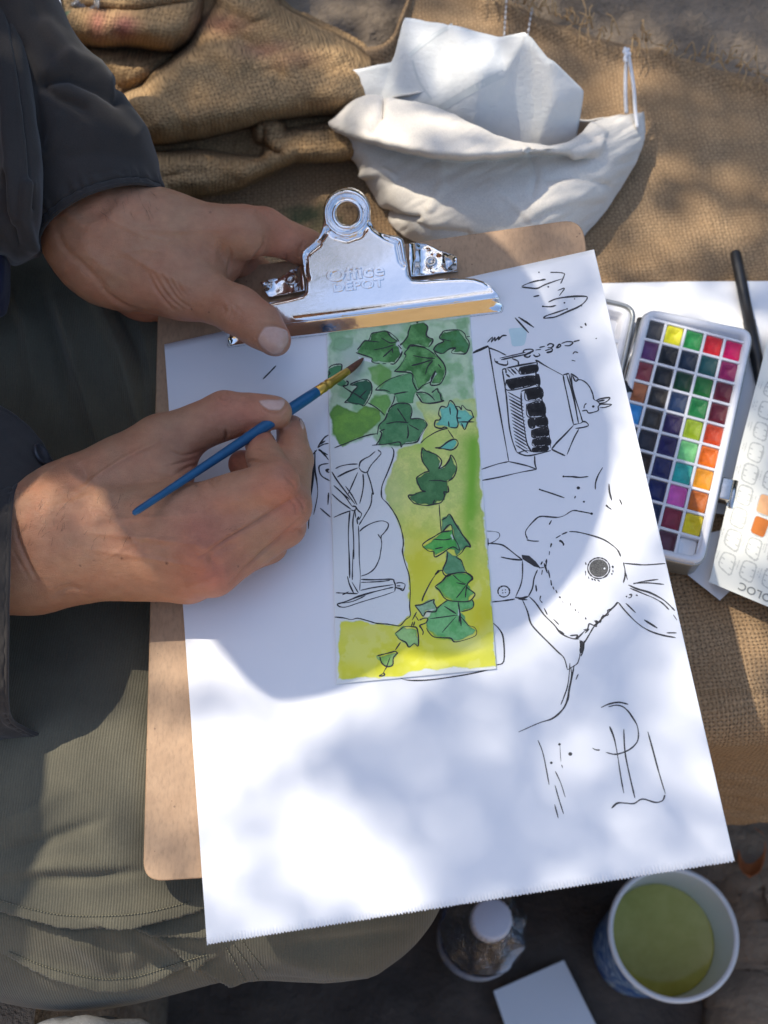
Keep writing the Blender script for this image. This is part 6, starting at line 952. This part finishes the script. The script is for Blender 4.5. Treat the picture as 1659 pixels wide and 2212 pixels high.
def hairs():
    V, F, o = [], [], 0; r = np.random.default_rng(12)
    for tree, f, box_, ang, n, ln in ((TR_, cR, (90, 680, 330, 960), -1.15, 34, 60), (TR_, cR, (380, 700, 640, 980), -1.0, 14, 50), (TL_, cL, (520, 230, 860, 420), 1.2, 26, 60), (TR_, cR, (1100, 860, 1180, 900), -.4, 6, 25)):
        for k in range(n):
            x0, y0 = r.uniform(box_[0], box_[2]), r.uniform(box_[1], box_[3]); a = ang + r.normal() * .22; l_ = ln * r.uniform(.4, 1); b = r.normal() * .15; pts = [(x0 + l_ * t * math.cos(a + b * t), y0 + l_ * t * math.sin(a + b * t)) for t in (0, .33, .66, 1)]; P = np.array(f(pts)); C = on_skin(tree, P[:, 0], P[:, 1], np.array([.0001, .0005, .0008, .0009])); 
            if np.max(np.linalg.norm(np.diff(C, axis=0), axis=1)) > .02: continue
            v, q = tube(C, [.00005, .00005, .00004, .00002], 3, False); V.append(v); F += [tuple(i + o for i in t) for t in q]; o += len(v)
    tag(mesh_obj('arm_hair', np.concatenate(V), F, M['hair'], BODY), kind='stuff')
hairs()
# ---- trousers
def P_(x, y, h): return bd(x, y, h)
def trousers():
    T_ = lambda *p: bd(p[0], p[1], p[2])
    pr = [(T_(-700, 1760, -82), T_(200, 1790, -80), .088, .080, .02), (T_(200, 1790, -80), T_(700, 1830, -92), .080, .060, .04), (T_(-700, 900, -92), T_(700, 900, -92), .098, .070, .05), (T_(-700, 740, -92), T_(300, 760, -96), .088, .078, .05), (T_(-700, 1380, -74), T_(300, 1400, -88), .068, .06, .07), (T_(-760, 1060, -70), T_(-760, 1750, -70), .10, .10, .06)]
    kn = T_(700, 1830, -92); an = T_(250, 1250, -112); pr.append((kn, an, .058, .05, .03)); pts = np.array([p for q in pr for p in q[:2]]); lo, hi = pts.min(0) - .11, pts.max(0) + .11
    V, F = surface_nets(sdf_grid(pr, lo, hi, .0032), lo, .0032); V = relax(V, F, 8)
    N = normals(V, F)
    if (N * (V - V.mean(0))).sum() < 0: F = F[:, ::-1]; N = -N
    # finer near the camera: subdivide the part in view
    me = fast_mesh('trousers', V, F); o = link('trousers', me, M['trouser'], PER); bm = bmesh.new(); bm.from_mesh(me); x, y = uv(V); vis = ((N * (CAM - V)).sum(1) > -.02) & (x < 1050) & (y > 520) & (x > -60); bm.verts.ensure_lookup_table()
    fs = [f for f in bm.faces if all(vis[v.index] for v in f.verts)]; ed = list({e for f in fs for e in f.edges}); bmesh.ops.subdivide_edges(bm, edges=ed, cuts=2, use_grid_fill=True); bm.normal_update(); bm.to_mesh(me); bm.free()
    n = len(me.vertices); co = np.empty(n * 3, np.float32); me.vertices.foreach_get('co', co); co = co.reshape(-1, 3).astype(float); no = np.empty(n * 3, np.float32); me.vertices.foreach_get('normal', no); no = no.reshape(-1, 3); x, y = uv(co); fc = np.clip((no * (CAM - co)).sum(1) / np.linalg.norm(CAM - co, axis=1) * 3 + .6, 0, 1)
    d = .0022 * fbm(co * [.5, 1.3, 1], .08, 5, 2)
    def step(pts, a, w1, w2):                                 # cloth on the far side of a line overlaps the near side
        nonlocal d; q, s, al = seg_dist(x, y, pts); q = q * s; e = np.sin(np.clip(al, .02, .98) * math.pi) ** .5; d = d + e * a * np.where(q < 0, np.exp(-(q / w1) ** 2), -.7 * np.exp(-(q / w2) ** 2))
    def fold(pts, a, w): nonlocal d; q, _, al = seg_dist(x, y, pts); d = d + a * np.exp(-(q / w) ** 2) * np.sin(np.clip(al, .03, .97) * math.pi) ** .6
    for pts, a, w1, w2 in (([(-60, 1945), (40, 1970), (140, 1992), (290, 1990), (420, 1962), (520, 1925), (640, 1880)], .0075, 40, 12), ([(220, 1985), (320, 2015), (430, 2022), (560, 2000)], .004, 18, 9), ([(20, 2068), (110, 2105), (215, 2128), (300, 2122), (380, 2095), (460, 2072)], .005, 14, 10), ([(330, 2020), (420, 2085), (520, 2130), (640, 2155), (740, 2150)], .004, 14, 9)): step(pts[::-1] if False else pts, a, w1, w2)
    for pts, a, w in (([(-30, 1850), (100, 1815), (220, 1770)], -.003, 14), ([(-40, 1800), (90, 1740), (160, 1700)], .002, 20), ([(-20, 1890), (120, 1870), (260, 1868)], .0025, 16), ([(60, 1900), (200, 1900), (330, 1880)], -.0022, 12), ([(110, 1370), (150, 1500), (170, 1660)], .0012, 26), ([(330, 2020), (300, 2050), (270, 2100)], .001, 20), ([(120, 2010), (190, 2050), (250, 2110)], .0025, 24), ([(260, 2000), (330, 2060), (420, 2110)], -.0025, 18), ([(560, 2060), (700, 2090), (840, 2110)], .003, 22), ([(540, 2120), (700, 2135), (800, 2110)], -.003, 12), ([(600, 2050), (760, 2035), (900, 2010)], -.002, 16),
                      ([(170, 560), (260, 760), (330, 1000)], .006, 18), ([(120, 640), (190, 860), (240, 1030)], .006, 16), ([(230, 600), (300, 760), (350, 900)], -.006, 16), ([(80, 600), (130, 780), (150, 900)], -.005, 16), ([(300, 700), (330, 860), (340, 980)], .004, 12), ([(10, 580), (60, 700), (80, 860)], .005, 18)): fold(pts, a, w)
    co = co + no * (d * fc)[:, None]; me.vertices.foreach_set('co', co.astype(np.float32).ravel()); me.polygons.foreach_set('use_smooth', [True] * len(me.polygons)); me.update(); tr = BVHTree.FromPolygons(co.tolist(), [tuple(p.vertices) for p in me.polygons])
    V, F = [], []; st = []
    for pts, gap in (([(505, 2040), (530, 2075), (560, 2120)], 8), ([(488, 2045), (508, 2080), (532, 2122)], 8), ([(522, 2030), (548, 2065), (580, 2105)], 8), ([(20, 2056), (110, 2092), (215, 2114), (300, 2108), (380, 2082), (455, 2060)], 7), ([(-20, 1938), (60, 1962), (150, 1978), (290, 1975), (415, 1948)], 7)):
        ln = smooth_line(pts, 12); q = np.concatenate([[0], np.cumsum(np.hypot(*np.diff(ln, axis=0).T))])
        for s in np.arange(0, q[-1] - gap, gap):
            xx = np.interp([s, s + gap * .3, s + gap * .62], q, ln[:, 0]); yy = np.interp([s, s + gap * .3, s + gap * .62], q, ln[:, 1]); c = on_skin(tr, xx, yy, np.array([.0001, .0006, .0001]))
            if np.max(np.abs(np.diff(c, axis=0))) < .01: st.append(tube(c, .00028, 5))
    v, f = merge(st); tag(mesh_obj('seam_stitching', v, f, M['olive_thread'], o), kind='stuff')
trousers()
# ---- shirt: sleeves as lofted tubes, cuffs and front as draped panels
def cloth_obj(name, V, F, m, wr=.0012, sc=.03, seed=1, parent=None, th=.0012):
    V = np.asarray(V, float); N = normals(V, F); V = V + N * (wr * fbm(V, sc, seed, 3))[:, None]; me = fast_mesh(name, V, F); set_uv(me, V[:, :2]); o = link(name, me, m, parent or PER); solid(o, th, 0); return o, V
def loft(rings, nr, ns, rip=()):
    R = [(np.asarray(c, float), np.asarray(a, float), np.asarray(b, float)) for c, a, b in rings]; A = cr_matrix(len(R), nr); c, a, b = [A @ np.array([r[k] for r in R]) for k in range(3)]; th = np.linspace(0, 2 * math.pi, ns, endpoint=False)
    P = c[:, None] + a[:, None] * np.cos(th)[None, :, None] + b[:, None] * np.sin(th)[None, :, None]; return P, grid_faces(nr, ns, True)
def sleeve_left():
    up = BN * .001; q = lambda x, y, h: bd(x, y, h)
    def ring(cx, cy, h, ax, ay, rz, sl=.3): c = q(cx, cy, h); a = q(cx + ax, cy + ay, h) - c; n = np.cross(a, BN); n /= np.linalg.norm(n); return c, a, BN * rz * .95 * MM - n * rz * sl * MM
    C = ring(222, 480, 44, 133, -62, 34, -.22)
    R = [C, ring(205, 425, 47, 136, -56, 36, -.2), ring(175, 330, 58, 135, -52, 37, -.1), ring(135, 240, 68, 122, -38, 38, 0), ring(85, 130, 80, 88, -20, 40), ring(20, -10, 88, 90, -10, 44), ring(-80, -170, 94, 100, 0, 48)]
    P, F = loft(R, 150, 170); V = P.reshape(-1, 3); x, y = uv(V); N = normals(V, F); s = np.sign((N * (V - P.mean(1).repeat(170, 0))).sum(1).mean()); N *= s; d = np.zeros(len(V))
    for ln, a, w in (([(350, 420), (300, 380), (240, 368), (190, 378), (140, 412), (108, 465)], -.0006, 5), ([(250, 190), (248, 225), (210, 200), (150, 175), (100, 180)], -.009, 12), ([(245, 205), (200, 150), (150, 130)], .008, 18), ([(100, 60), (140, 120), (110, 160)], .005, 16), ([(290, 290), (200, 220), (130, 200)], .005, 22), ([(95, 190), (130, 215), (180, 235)], -.006, 10), ([(330, 350), (280, 310), (200, 280)], .0025, 24), ([(95, 330), (120, 300), (130, 260)], .004, 14), ([(40, 90), (80, 200), (95, 320)], -.005, 12), ([(150, 340), (220, 330), (290, 350)], -.002, 16), ([(80, 30), (60, -40), (90, -80)], -.004, 14)): d += .42 * a * np.exp(-(seg_dist(x, y, ln)[0] / w) ** 2)
    d += .0016 * fbm(V * [1, 1, .5], .06, 41, 4); row = np.repeat(np.arange(150), 170); th = np.tile(np.arange(170), 150); pk = .0007 * np.sin(th * 1.15 + 2 * np.sin(th * .31)) * np.exp(-((row - 9) / 7.0) ** 2); d += pk - .0009 * np.exp(-((row - 6) / 1.4) ** 2); V = V + N * d[:, None]
    me = fast_mesh('sleeve', V, F); set_uv(me, V[:, :2]); o = link('sleeve', me, M['shirt'], PER); solid(o, .0014, 0)
    rim = [tube(np.concatenate([V[:170], V[:2]]), .0011, 6, False)]; v, f = merge(rim); mesh_obj('cuff_hem', v, f, M['shirt'], o)
sleeve_left()
def shirt_front():
    # hanging front edge of the open shirt, and the navy layer inside it
    rows = [[(-260, -80, 70), (-120, -60, 96), (-30, -40, 112), (8, -20, 114), (34, -10, 108), (50, -10, 96)], [(-260, 120, 66), (-110, 120, 94), (-10, 130, 112), (28, 140, 113), (56, 150, 106), (68, 150, 92)], [(-260, 320, 60), (-110, 320, 88), (0, 330, 104), (42, 335, 105), (78, 338, 97), (88, 340, 84)], [(-260, 450, 54), (-110, 450, 78), (0, 455, 92), (48, 455, 93), (84, 455, 86), (92, 455, 72)], [(-260, 530, 40), (-110, 530, 60), (0, 535, 74), (40, 548, 74), (72, 540, 66), (80, 520, 54)], [(-260, 560, 10), (-110, 560, 26), (0, 545, 40), (30, 570, 42), (68, 557, 36), (86, 552, 30)]]
    A = np.array(rows, float); G = surf(bd(A[..., 0], A[..., 1], A[..., 2]), 160, 130); x, y = uv(G); V = G.reshape(-1, 3); F = grid_faces(160, 130); N = normals(V, F)
    if N[8000] @ BN < 0: N = -N
    d = np.zeros(len(V)); x, y = x.ravel(), y.ravel()
    for ln, a, w in (([(12, 10), (40, 160), (62, 340), (68, 450)], -.0016, 5), ([(-20, -20), (2, 150), (20, 340), (25, 480)], .003, 12), ([(-40, 0), (-30, 200), (-15, 400)], -.003, 14), ([(60, 400), (50, 470), (66, 530)], .004, 12), ([(8, 380), (14, 460), (40, 530)], -.004, 10)): d += a * np.exp(-(seg_dist(x, y, ln)[0] / w) ** 2)
    cloth_obj('shirt_front', V + N * d[:, None], F, M['shirt'], .0012, .03, 43)
    rows = [[(-200, 330, 40), (-60, 340, 64), (-20, 345, 70), (4, 350, 66), (14, 352, 50)], [(-200, 480, 34), (-60, 480, 56), (-20, 480, 62), (6, 480, 58), (18, 480, 40)], [(-200, 600, 20), (-60, 610, 40), (-25, 615, 44), (8, 615, 38), (20, 610, 20)], [(-200, 680, 4), (-60, 690, 18), (-25, 690, 22), (2, 680, 16), (12, 670, 4)]]
    A = np.array(rows, float); G = surf(bd(A[..., 0], A[..., 1], A[..., 2]), 60, 60); cloth_obj('undershirt', G.reshape(-1, 3), grid_faces(60, 60), M['navy'], .0015, .03, 45)
shirt_front()
def sleeve_right():
    sec = [(86, 1588, 4), (52, 1575, 12), (24, 1556, 24), (15, 1520, 36), (14, 1440, 52), (15, 1340, 62), (17, 1240, 67), (19, 1160, 66), (22, 1100, 62), (30, 1060, 56), (48, 1046, 49), (90, 1040, 40), (128, 1038, 30)]
    flare = [(-60, 1600, 4), (-60, 1590, 18), (-62, 1570, 32), (-62, 1530, 46), (-62, 1445, 60), (-62, 1345, 70), (-62, 1245, 75), (-60, 1165, 74), (-58, 1100, 70), (-50, 1050, 62), (-30, 1010, 54), (20, 985, 42), (60, 975, 28)]
    far = [(-240, 1600, 10), (-240, 1590, 24), (-240, 1570, 40), (-240, 1530, 54), (-240, 1450, 70), (-240, 1350, 80), (-240, 1250, 84), (-240, 1165, 82), (-240, 1090, 76), (-240, 1020, 66), (-240, 960, 52), (-200, 930, 38), (-160, 920, 22)]
    sec2 = [(x - 14, y + (2 if y > 1400 else 0), h + 1.0) for x, y, h in sec]; sec3 = [(x - 30, y, h + 1.5) for x, y, h in sec]
    A = np.array([sec, sec2, sec3, flare, far], float); G = surf(bd(A[..., 0], A[..., 1], A[..., 2]), 110, 170); V = G.reshape(-1, 3); F = grid_faces(110, 170); x, y = uv(V); N = normals(V, F)
    if N[9000] @ BN < 0: N = -N
    d = .0006 * fbm(V, .008, 47, 2); row = np.repeat(np.arange(110), 170); th = np.tile(np.arange(170), 110); d += -.0008 * np.exp(-((row - 9) / 1.6) ** 2) + .0005 * np.sin(th * 1.0 + np.sin(th * .4)) * np.exp(-((row - 12) / 7.0) ** 2)
    V = V + N * d[:, None]; me = fast_mesh('sleeve', V, F); set_uv(me, V[:, :2]); o = link('sleeve', me, M['shirt'], PER); solid(o, .0014, 0); v, f = tube(V[:170], .0011, 6); mesh_obj('cuff_hem', v, f, M['shirt'], o)
    # loose cuff end with its button, lying behind the wrist
    rows = [[(-220, 850, 20), (-60, 862, 34), (10, 885, 40), (52, 915, 38), (78, 945, 34), (100, 982, 28), (120, 1015, 22), (132, 1042, 18)], [(-220, 930, 34), (-60, 935, 46), (5, 945, 48), (40, 962, 46), (64, 982, 42), (84, 1006, 37), (102, 1026, 32), (112, 1044, 28)], [(-220, 1000, 44), (-60, 1005, 54), (-5, 1008, 55), (28, 1014, 53), (48, 1022, 50), (66, 1034, 46), (80, 1042, 42), (92, 1046, 38)], [(-220, 1060, 50), (-60, 1060, 58), (-10, 1058, 58), (20, 1054, 56), (38, 1052, 53), (54, 1052, 49), (68, 1050, 45), (80, 1050, 41)]]
    A = np.array(rows, float); G = surf(bd(A[..., 0], A[..., 1], A[..., 2]), 60, 100); o, V = cloth_obj('cuff', G.reshape(-1, 3), grid_faces(60, 100), M['shirt'], .0008, .02, 49); v, f = tube(V[:100], .0011, 6); mesh_obj('cuff_hem', v, f, M['shirt'], o)
    tr = BVHTree.FromPolygons(V.tolist(), grid_faces(60, 100).tolist()); r = Vector(ray(83, 985)).normalized(); h, n, _, _ = tr.ray_cast(Vector(CAM), r)
    if h is None: h = Vector(bd(83, 985, 40)); n = -r
    n = n if n.dot(r) < 0 else -n; v, f = lathe(np.array(h + n * .0012), np.array(n), [(.0055, 0), (.0058, .0008), (.0052, .0018), (.0044, .0014), (0, .0012)], 24); mesh_obj('button', v, f, noisy('dark_button', (.03, .03, .035), (.05, .05, .055), 200, .35), o)
sleeve_right()
def upper_clothes():
    pr = [(CHEST + np.array([-.01, 0, .06]), HIP, .135, .145, .06), (SHL, SHR, .068, .068, .08), (SHR, ELR, .066, .058, .04), (ELR, bd(-260, 1320, 48), .058, .036, .03), (SHL, ELL, .066, .058, .04), (ELL, bd(-90, -190, 94), .056, .040, .03), (HIP, HIP + np.array([.02, 0, -.06]), .15, .15, .05)]
    pts = np.array([p for q in pr for p in q[:2]]); lo, hi = pts.min(0) - .17, pts.max(0) + .17; V, F = surface_nets(sdf_grid(pr, lo, hi, .006), lo, .006); V = relax(V, F, 4); N = normals(V, F)
    if (N * (V - V.mean(0))).sum() < 0: F = F[:, ::-1]; N = -N
    V = V + N * (.007 * fbm(V * [1, 1, .6], .09, 51, 3))[:, None]; me = fast_mesh('shirt', V, F); set_uv(me, V[:, :2]); link('shirt', me, M['shirt'], PER)
    hm = cloth('tan_hat_cotton', (.30, .25, .17), None); c = HEAD + CROWN * .045; pr = [(0, .085), (.04, .083), (.075, .068), (.092, .045), (.096, .004), (.102, -.004), (.120, -.012), (.132, -.020), (.134, -.0215), (.131, -.0215), (.119, -.014), (.100, -.007), (.092, .0), (.088, .04), (.066, .066), (.0, .080)]
    v, f = lathe(c - CROWN * .0, CROWN, pr, 96); d = v - c; a = np.arctan2(d @ SIDE, d @ FACE); w = np.clip((np.linalg.norm(d - np.outer(d @ CROWN, CROWN), axis=1) - .095) / .04, 0, 1); v = v + np.outer(w * (.006 * np.sin(a * 3 + 1) + .004 * np.sin(a * 5)), CROWN); mesh_obj('hat', v, f, hm, PER)
    hr = noisy('dark_hair', (.03, .018, .011), (.06, .035, .02), 400, .5, .6, 900, .001); v, f = lathe(HEAD - FACE * .012, CROWN, [(.094, -.045), (.097, -.02), (.095, .02), (.085, .05), (0, .085)], 48); d = v - HEAD; v = v[:]; fr = (d @ FACE) > .05; v[fr] -= np.outer(((d @ FACE) - .05)[fr] + .02, FACE); mesh_obj('hair', v, f, hr, PER)
    ew = mat('eye_white', (.75, .72, .68), .3); ei = mat('iris', (.09, .05, .03), .2)
    for s in (1, -1):
        v, f = lathe(hp_(.075, .031 * s, .004), FACE, [(0, -.011), (.008, -.008), (.0115, 0), (.008, .008), (.0052, .0102)], 20); e = mesh_obj('eye', v, f, ew, BODY); v, f = lathe(hp_(.075, .031 * s, .004), FACE, [(.0053, .0101), (.003, .0112), (0, .0116)], 16); mesh_obj('eye', v, f, ei, BODY)
upper_clothes()
# ------------------------------------------------------------------ shade tree: its leaves throw the dappled light
LIT = [(545, 1560, 120, 75, 1), (690, 1560, 55, 45, .8), (720, 1850, 150, 85, 1.1), (500, 1960, 130, 85, 1.1), (620, 1480, 90, 20, .3), (880, 1560, 60, 30, .3), (1010, 1560, 60, 45, .3), (1290, 1200, 120, 70, 1.1), (1385, 1050, 60, 110, 1.1), (1120, 1370, 120, 50, 1), (1200, 1480, 50, 30, .3), (1450, 1560, 40, 90, .3), (930, 1800, 60, 40, .3), (900, 1960, 90, 30, .4), (1250, 1660, 40, 30, .3),
       (430, 1700, 60, 200, .7), (370, 1800, 60, 120, .6), (360, 1560, 40, 80, .5), (200, 1500, 110, 180, .8), (120, 1800, 180, 140, .6), (150, 2030, 220, 60, .9), (420, 2080, 160, 50, .8), (700, 2110, 160, 30, .8), (5, 1350, 40, 240, 1.1),
       (210, 50, 90, 40, .9), (330, 90, 80, 40, .5), (260, 130, 60, 40, .9), (300, 210, 60, 35, .9), (420, 60, 70, 40, .6), (560, 60, 60, 30, .4), (640, 130, 80, 30, .6), (720, 150, 40, 30, .6), (420, 190, 50, 30, .5), (600, 400, 60, 25, .5), (690, 420, 40, 30, .5), (640, 260, 50, 25, .2),
       (980, 110, 90, 60, 1), (900, 70, 40, 40, .8), (850, 255, 60, 25, .9), (1000, 280, 60, 20, .5), (900, 420, 90, 50, .95), (1150, 410, 120, 50, .9), (1320, 340, 50, 60, .7), (1230, 190, 40, 25, .6), (1060, 230, 50, 20, .5), (1300, 275, 40, 20, .5), (1190, 460, 60, 30, .6), (1080, 480, 60, 20, .5),
       (1500, 500, 150, 45, .95), (1380, 560, 60, 30, .7), (1590, 440, 60, 30, .45), (1450, 360, 60, 25, .35), (1560, 300, 50, 20, .2), (1330, 470, 40, 40, .6), (1620, 580, 60, 25, .6), (1440, 640, 130, 30, .9), (1560, 660, 50, 40, .8), (1340, 700, 40, 60, .5), (1440, 720, 80, 40, .7), (1560, 760, 50, 60, .5), (1500, 1000, 90, 130, .9), (1430, 900, 60, 80, .5), (1600, 1100, 90, 120, 1), (1540, 1180, 60, 70, .9), (1620, 900, 40, 60, .5), (1640, 1280, 60, 40, .7), (1560, 1380, 90, 60, .6), (1600, 1480, 50, 40, .5), (1540, 1490, 40, 60, .3), (1640, 2000, 40, 160, .8), (1640, 1350, 40, 50, .5)]
DARK = [(1330, 1010, 110, 170, .9), (760, 900, 420, 420, 1), (1150, 1180, 180, 120, .6), (1120, 290, 60, 30, .5), (1000, 355, 140, 14, 0)]
def tree():
    r = np.random.default_rng(21); n = 34000; t1 = np.cross(L, [0, 0, 1.0]); t1 /= np.linalg.norm(t1); t2 = np.cross(L, t1)
    P0 = BO + t1 * r.uniform(-.85, .85, n)[:, None] + t2 * r.uniform(-.75, .75, n)[:, None] - L * 1.55          # above the painter's hat
    bpy.context.view_layer.update(); dg = bpy.context.evaluated_depsgraph_get(); H = np.zeros((n, 3)); seen = np.zeros(n, bool); onb = np.zeros(n, bool)
    for i in range(n):                                       # what each sunbeam lands on, and whether the picture shows it
        hit, loc, _, _, ob, _ = scene.ray_cast(dg, Vector(P0[i]), Vector(L))
        if not hit: continue
        H[i] = loc; d = loc - Vector(CAM); l_ = d.length; h2, loc2, *_ = scene.ray_cast(dg, Vector(CAM), d / l_, distance=l_ + .01); seen[i] = h2 and (loc2 - loc).length < .006; onb[i] = ob.name.split('.')[0] in ('sketch_paper', 'watercolour_card', 'backing_board')
    px, py = uv(H); seen &= (px > -150) & (px < 1800) & (py > -150) & (py < 2350); lit = np.zeros(n)
    for cx, cy, rx, ry, s in LIT: lit = np.maximum(lit, s * np.exp(-(((px - cx) / rx / np.where(onb, 1.2, 1.05)) ** 2 + ((py - cy) / ry / np.where(onb, 1.2, 1.05)) ** 2) ** 2))
    lit = np.where(lit > .62, np.minimum(lit * 1.5, 1.2), lit * .9)
    arc = [(405, 1430), (640, 1475), (730, 1490), (900, 1455), (1080, 1375), (1210, 1275), (1320, 1150), (1400, 980)]; q = seg_dist(px, py, arc)[0]; lit = np.maximum(lit, np.where(px > 930, 1.0, .8) * np.exp(-(q / np.where(px > 930, 75, 55)) ** 4) * onb)
    base = np.where(onb, np.where(py > 1000, .86, .95), np.where((px < 960) & (py > 1300), .16, np.where((px > 720) & (px < 1390) & (py < 520), .50, 1.0)))
    p = np.where(seen, np.clip(base - 1.25 * lit, np.where(onb & (py > 1300), .17, 0), 1), .42); k = r.random(n) < p; P0, onb = P0[k], onb[k]; px = px[k]
    C = P0 - L * np.where(onb, r.uniform(.75, 1.75, len(px)), r.uniform(.15, 1.0, len(px)))[:, None]; s = r.uniform(.007, .0135, len(px)); a = r.uniform(0, 2 * math.pi, len(px)); V, F = [], []
    for i in range(len(px)):
        tl_ = r.normal(size=3) * .45; n_ = -L + tl_; n_ /= np.linalg.norm(n_); u = np.cross(n_, t1); u /= np.linalg.norm(u); w = np.cross(n_, u); e = u * math.cos(a[i]) + w * math.sin(a[i]); g = np.cross(n_, e); k = s[i]; o = len(V)
        V += [C[i] - e * k * 1.25, C[i] - e * k * .3 + g * k * .62 + n_ * k * .12, C[i] + e * k * .5 + g * k * .5 + n_ * k * .1, C[i] + e * k * 1.3, C[i] + e * k * .5 - g * k * .5 + n_ * k * .1, C[i] - e * k * .3 - g * k * .62 + n_ * k * .12]; F += [(o, o + 1, o + 2, o + 3), (o, o + 3, o + 4, o + 5)]
    lm = noisy('tree_leaf', (.035, .075, .018), (.075, .13, .03), 30, .5)
    b0 = np.array([-2.1, 2.3, 0.]); t = thing('shade_tree', b0, 'leafy tree shading the painter, outside the picture', 'tree')
    tag(mesh_obj('foliage', np.array(V), F, lm, t, smooth=False), kind='stuff')
    bk = noisy('bark', (.06, .045, .035), (.14, .11, .09), 40, .9, .8, 80, .01); m = C.mean(0); tk = np.array([b0, b0 + [.1, -.05, .7], b0 + [.05, .05, 1.4], b0 + [.25, -.1, 2.2], b0 + [.5, -.3, 3.0]]); v, f = tube(smooth_line(tk, 6), np.linspace(.14, .05, 25), 16); mesh_obj('trunk', v, f, bk, t); br = []
    for k in range(10):
        q = C[r.integers(len(C))]; st = tk[3] + (tk[4] - tk[3]) * k / 10; mid = (st + q) / 2 + np.array([0, 0, .15]); br.append(tube(smooth_line([st, mid, q - (q - st) * .1], 6), np.linspace(.0045, .0012, 13), 6))
    v, f = merge(br); mesh_obj('branch', v, f, bk, t)
tree()
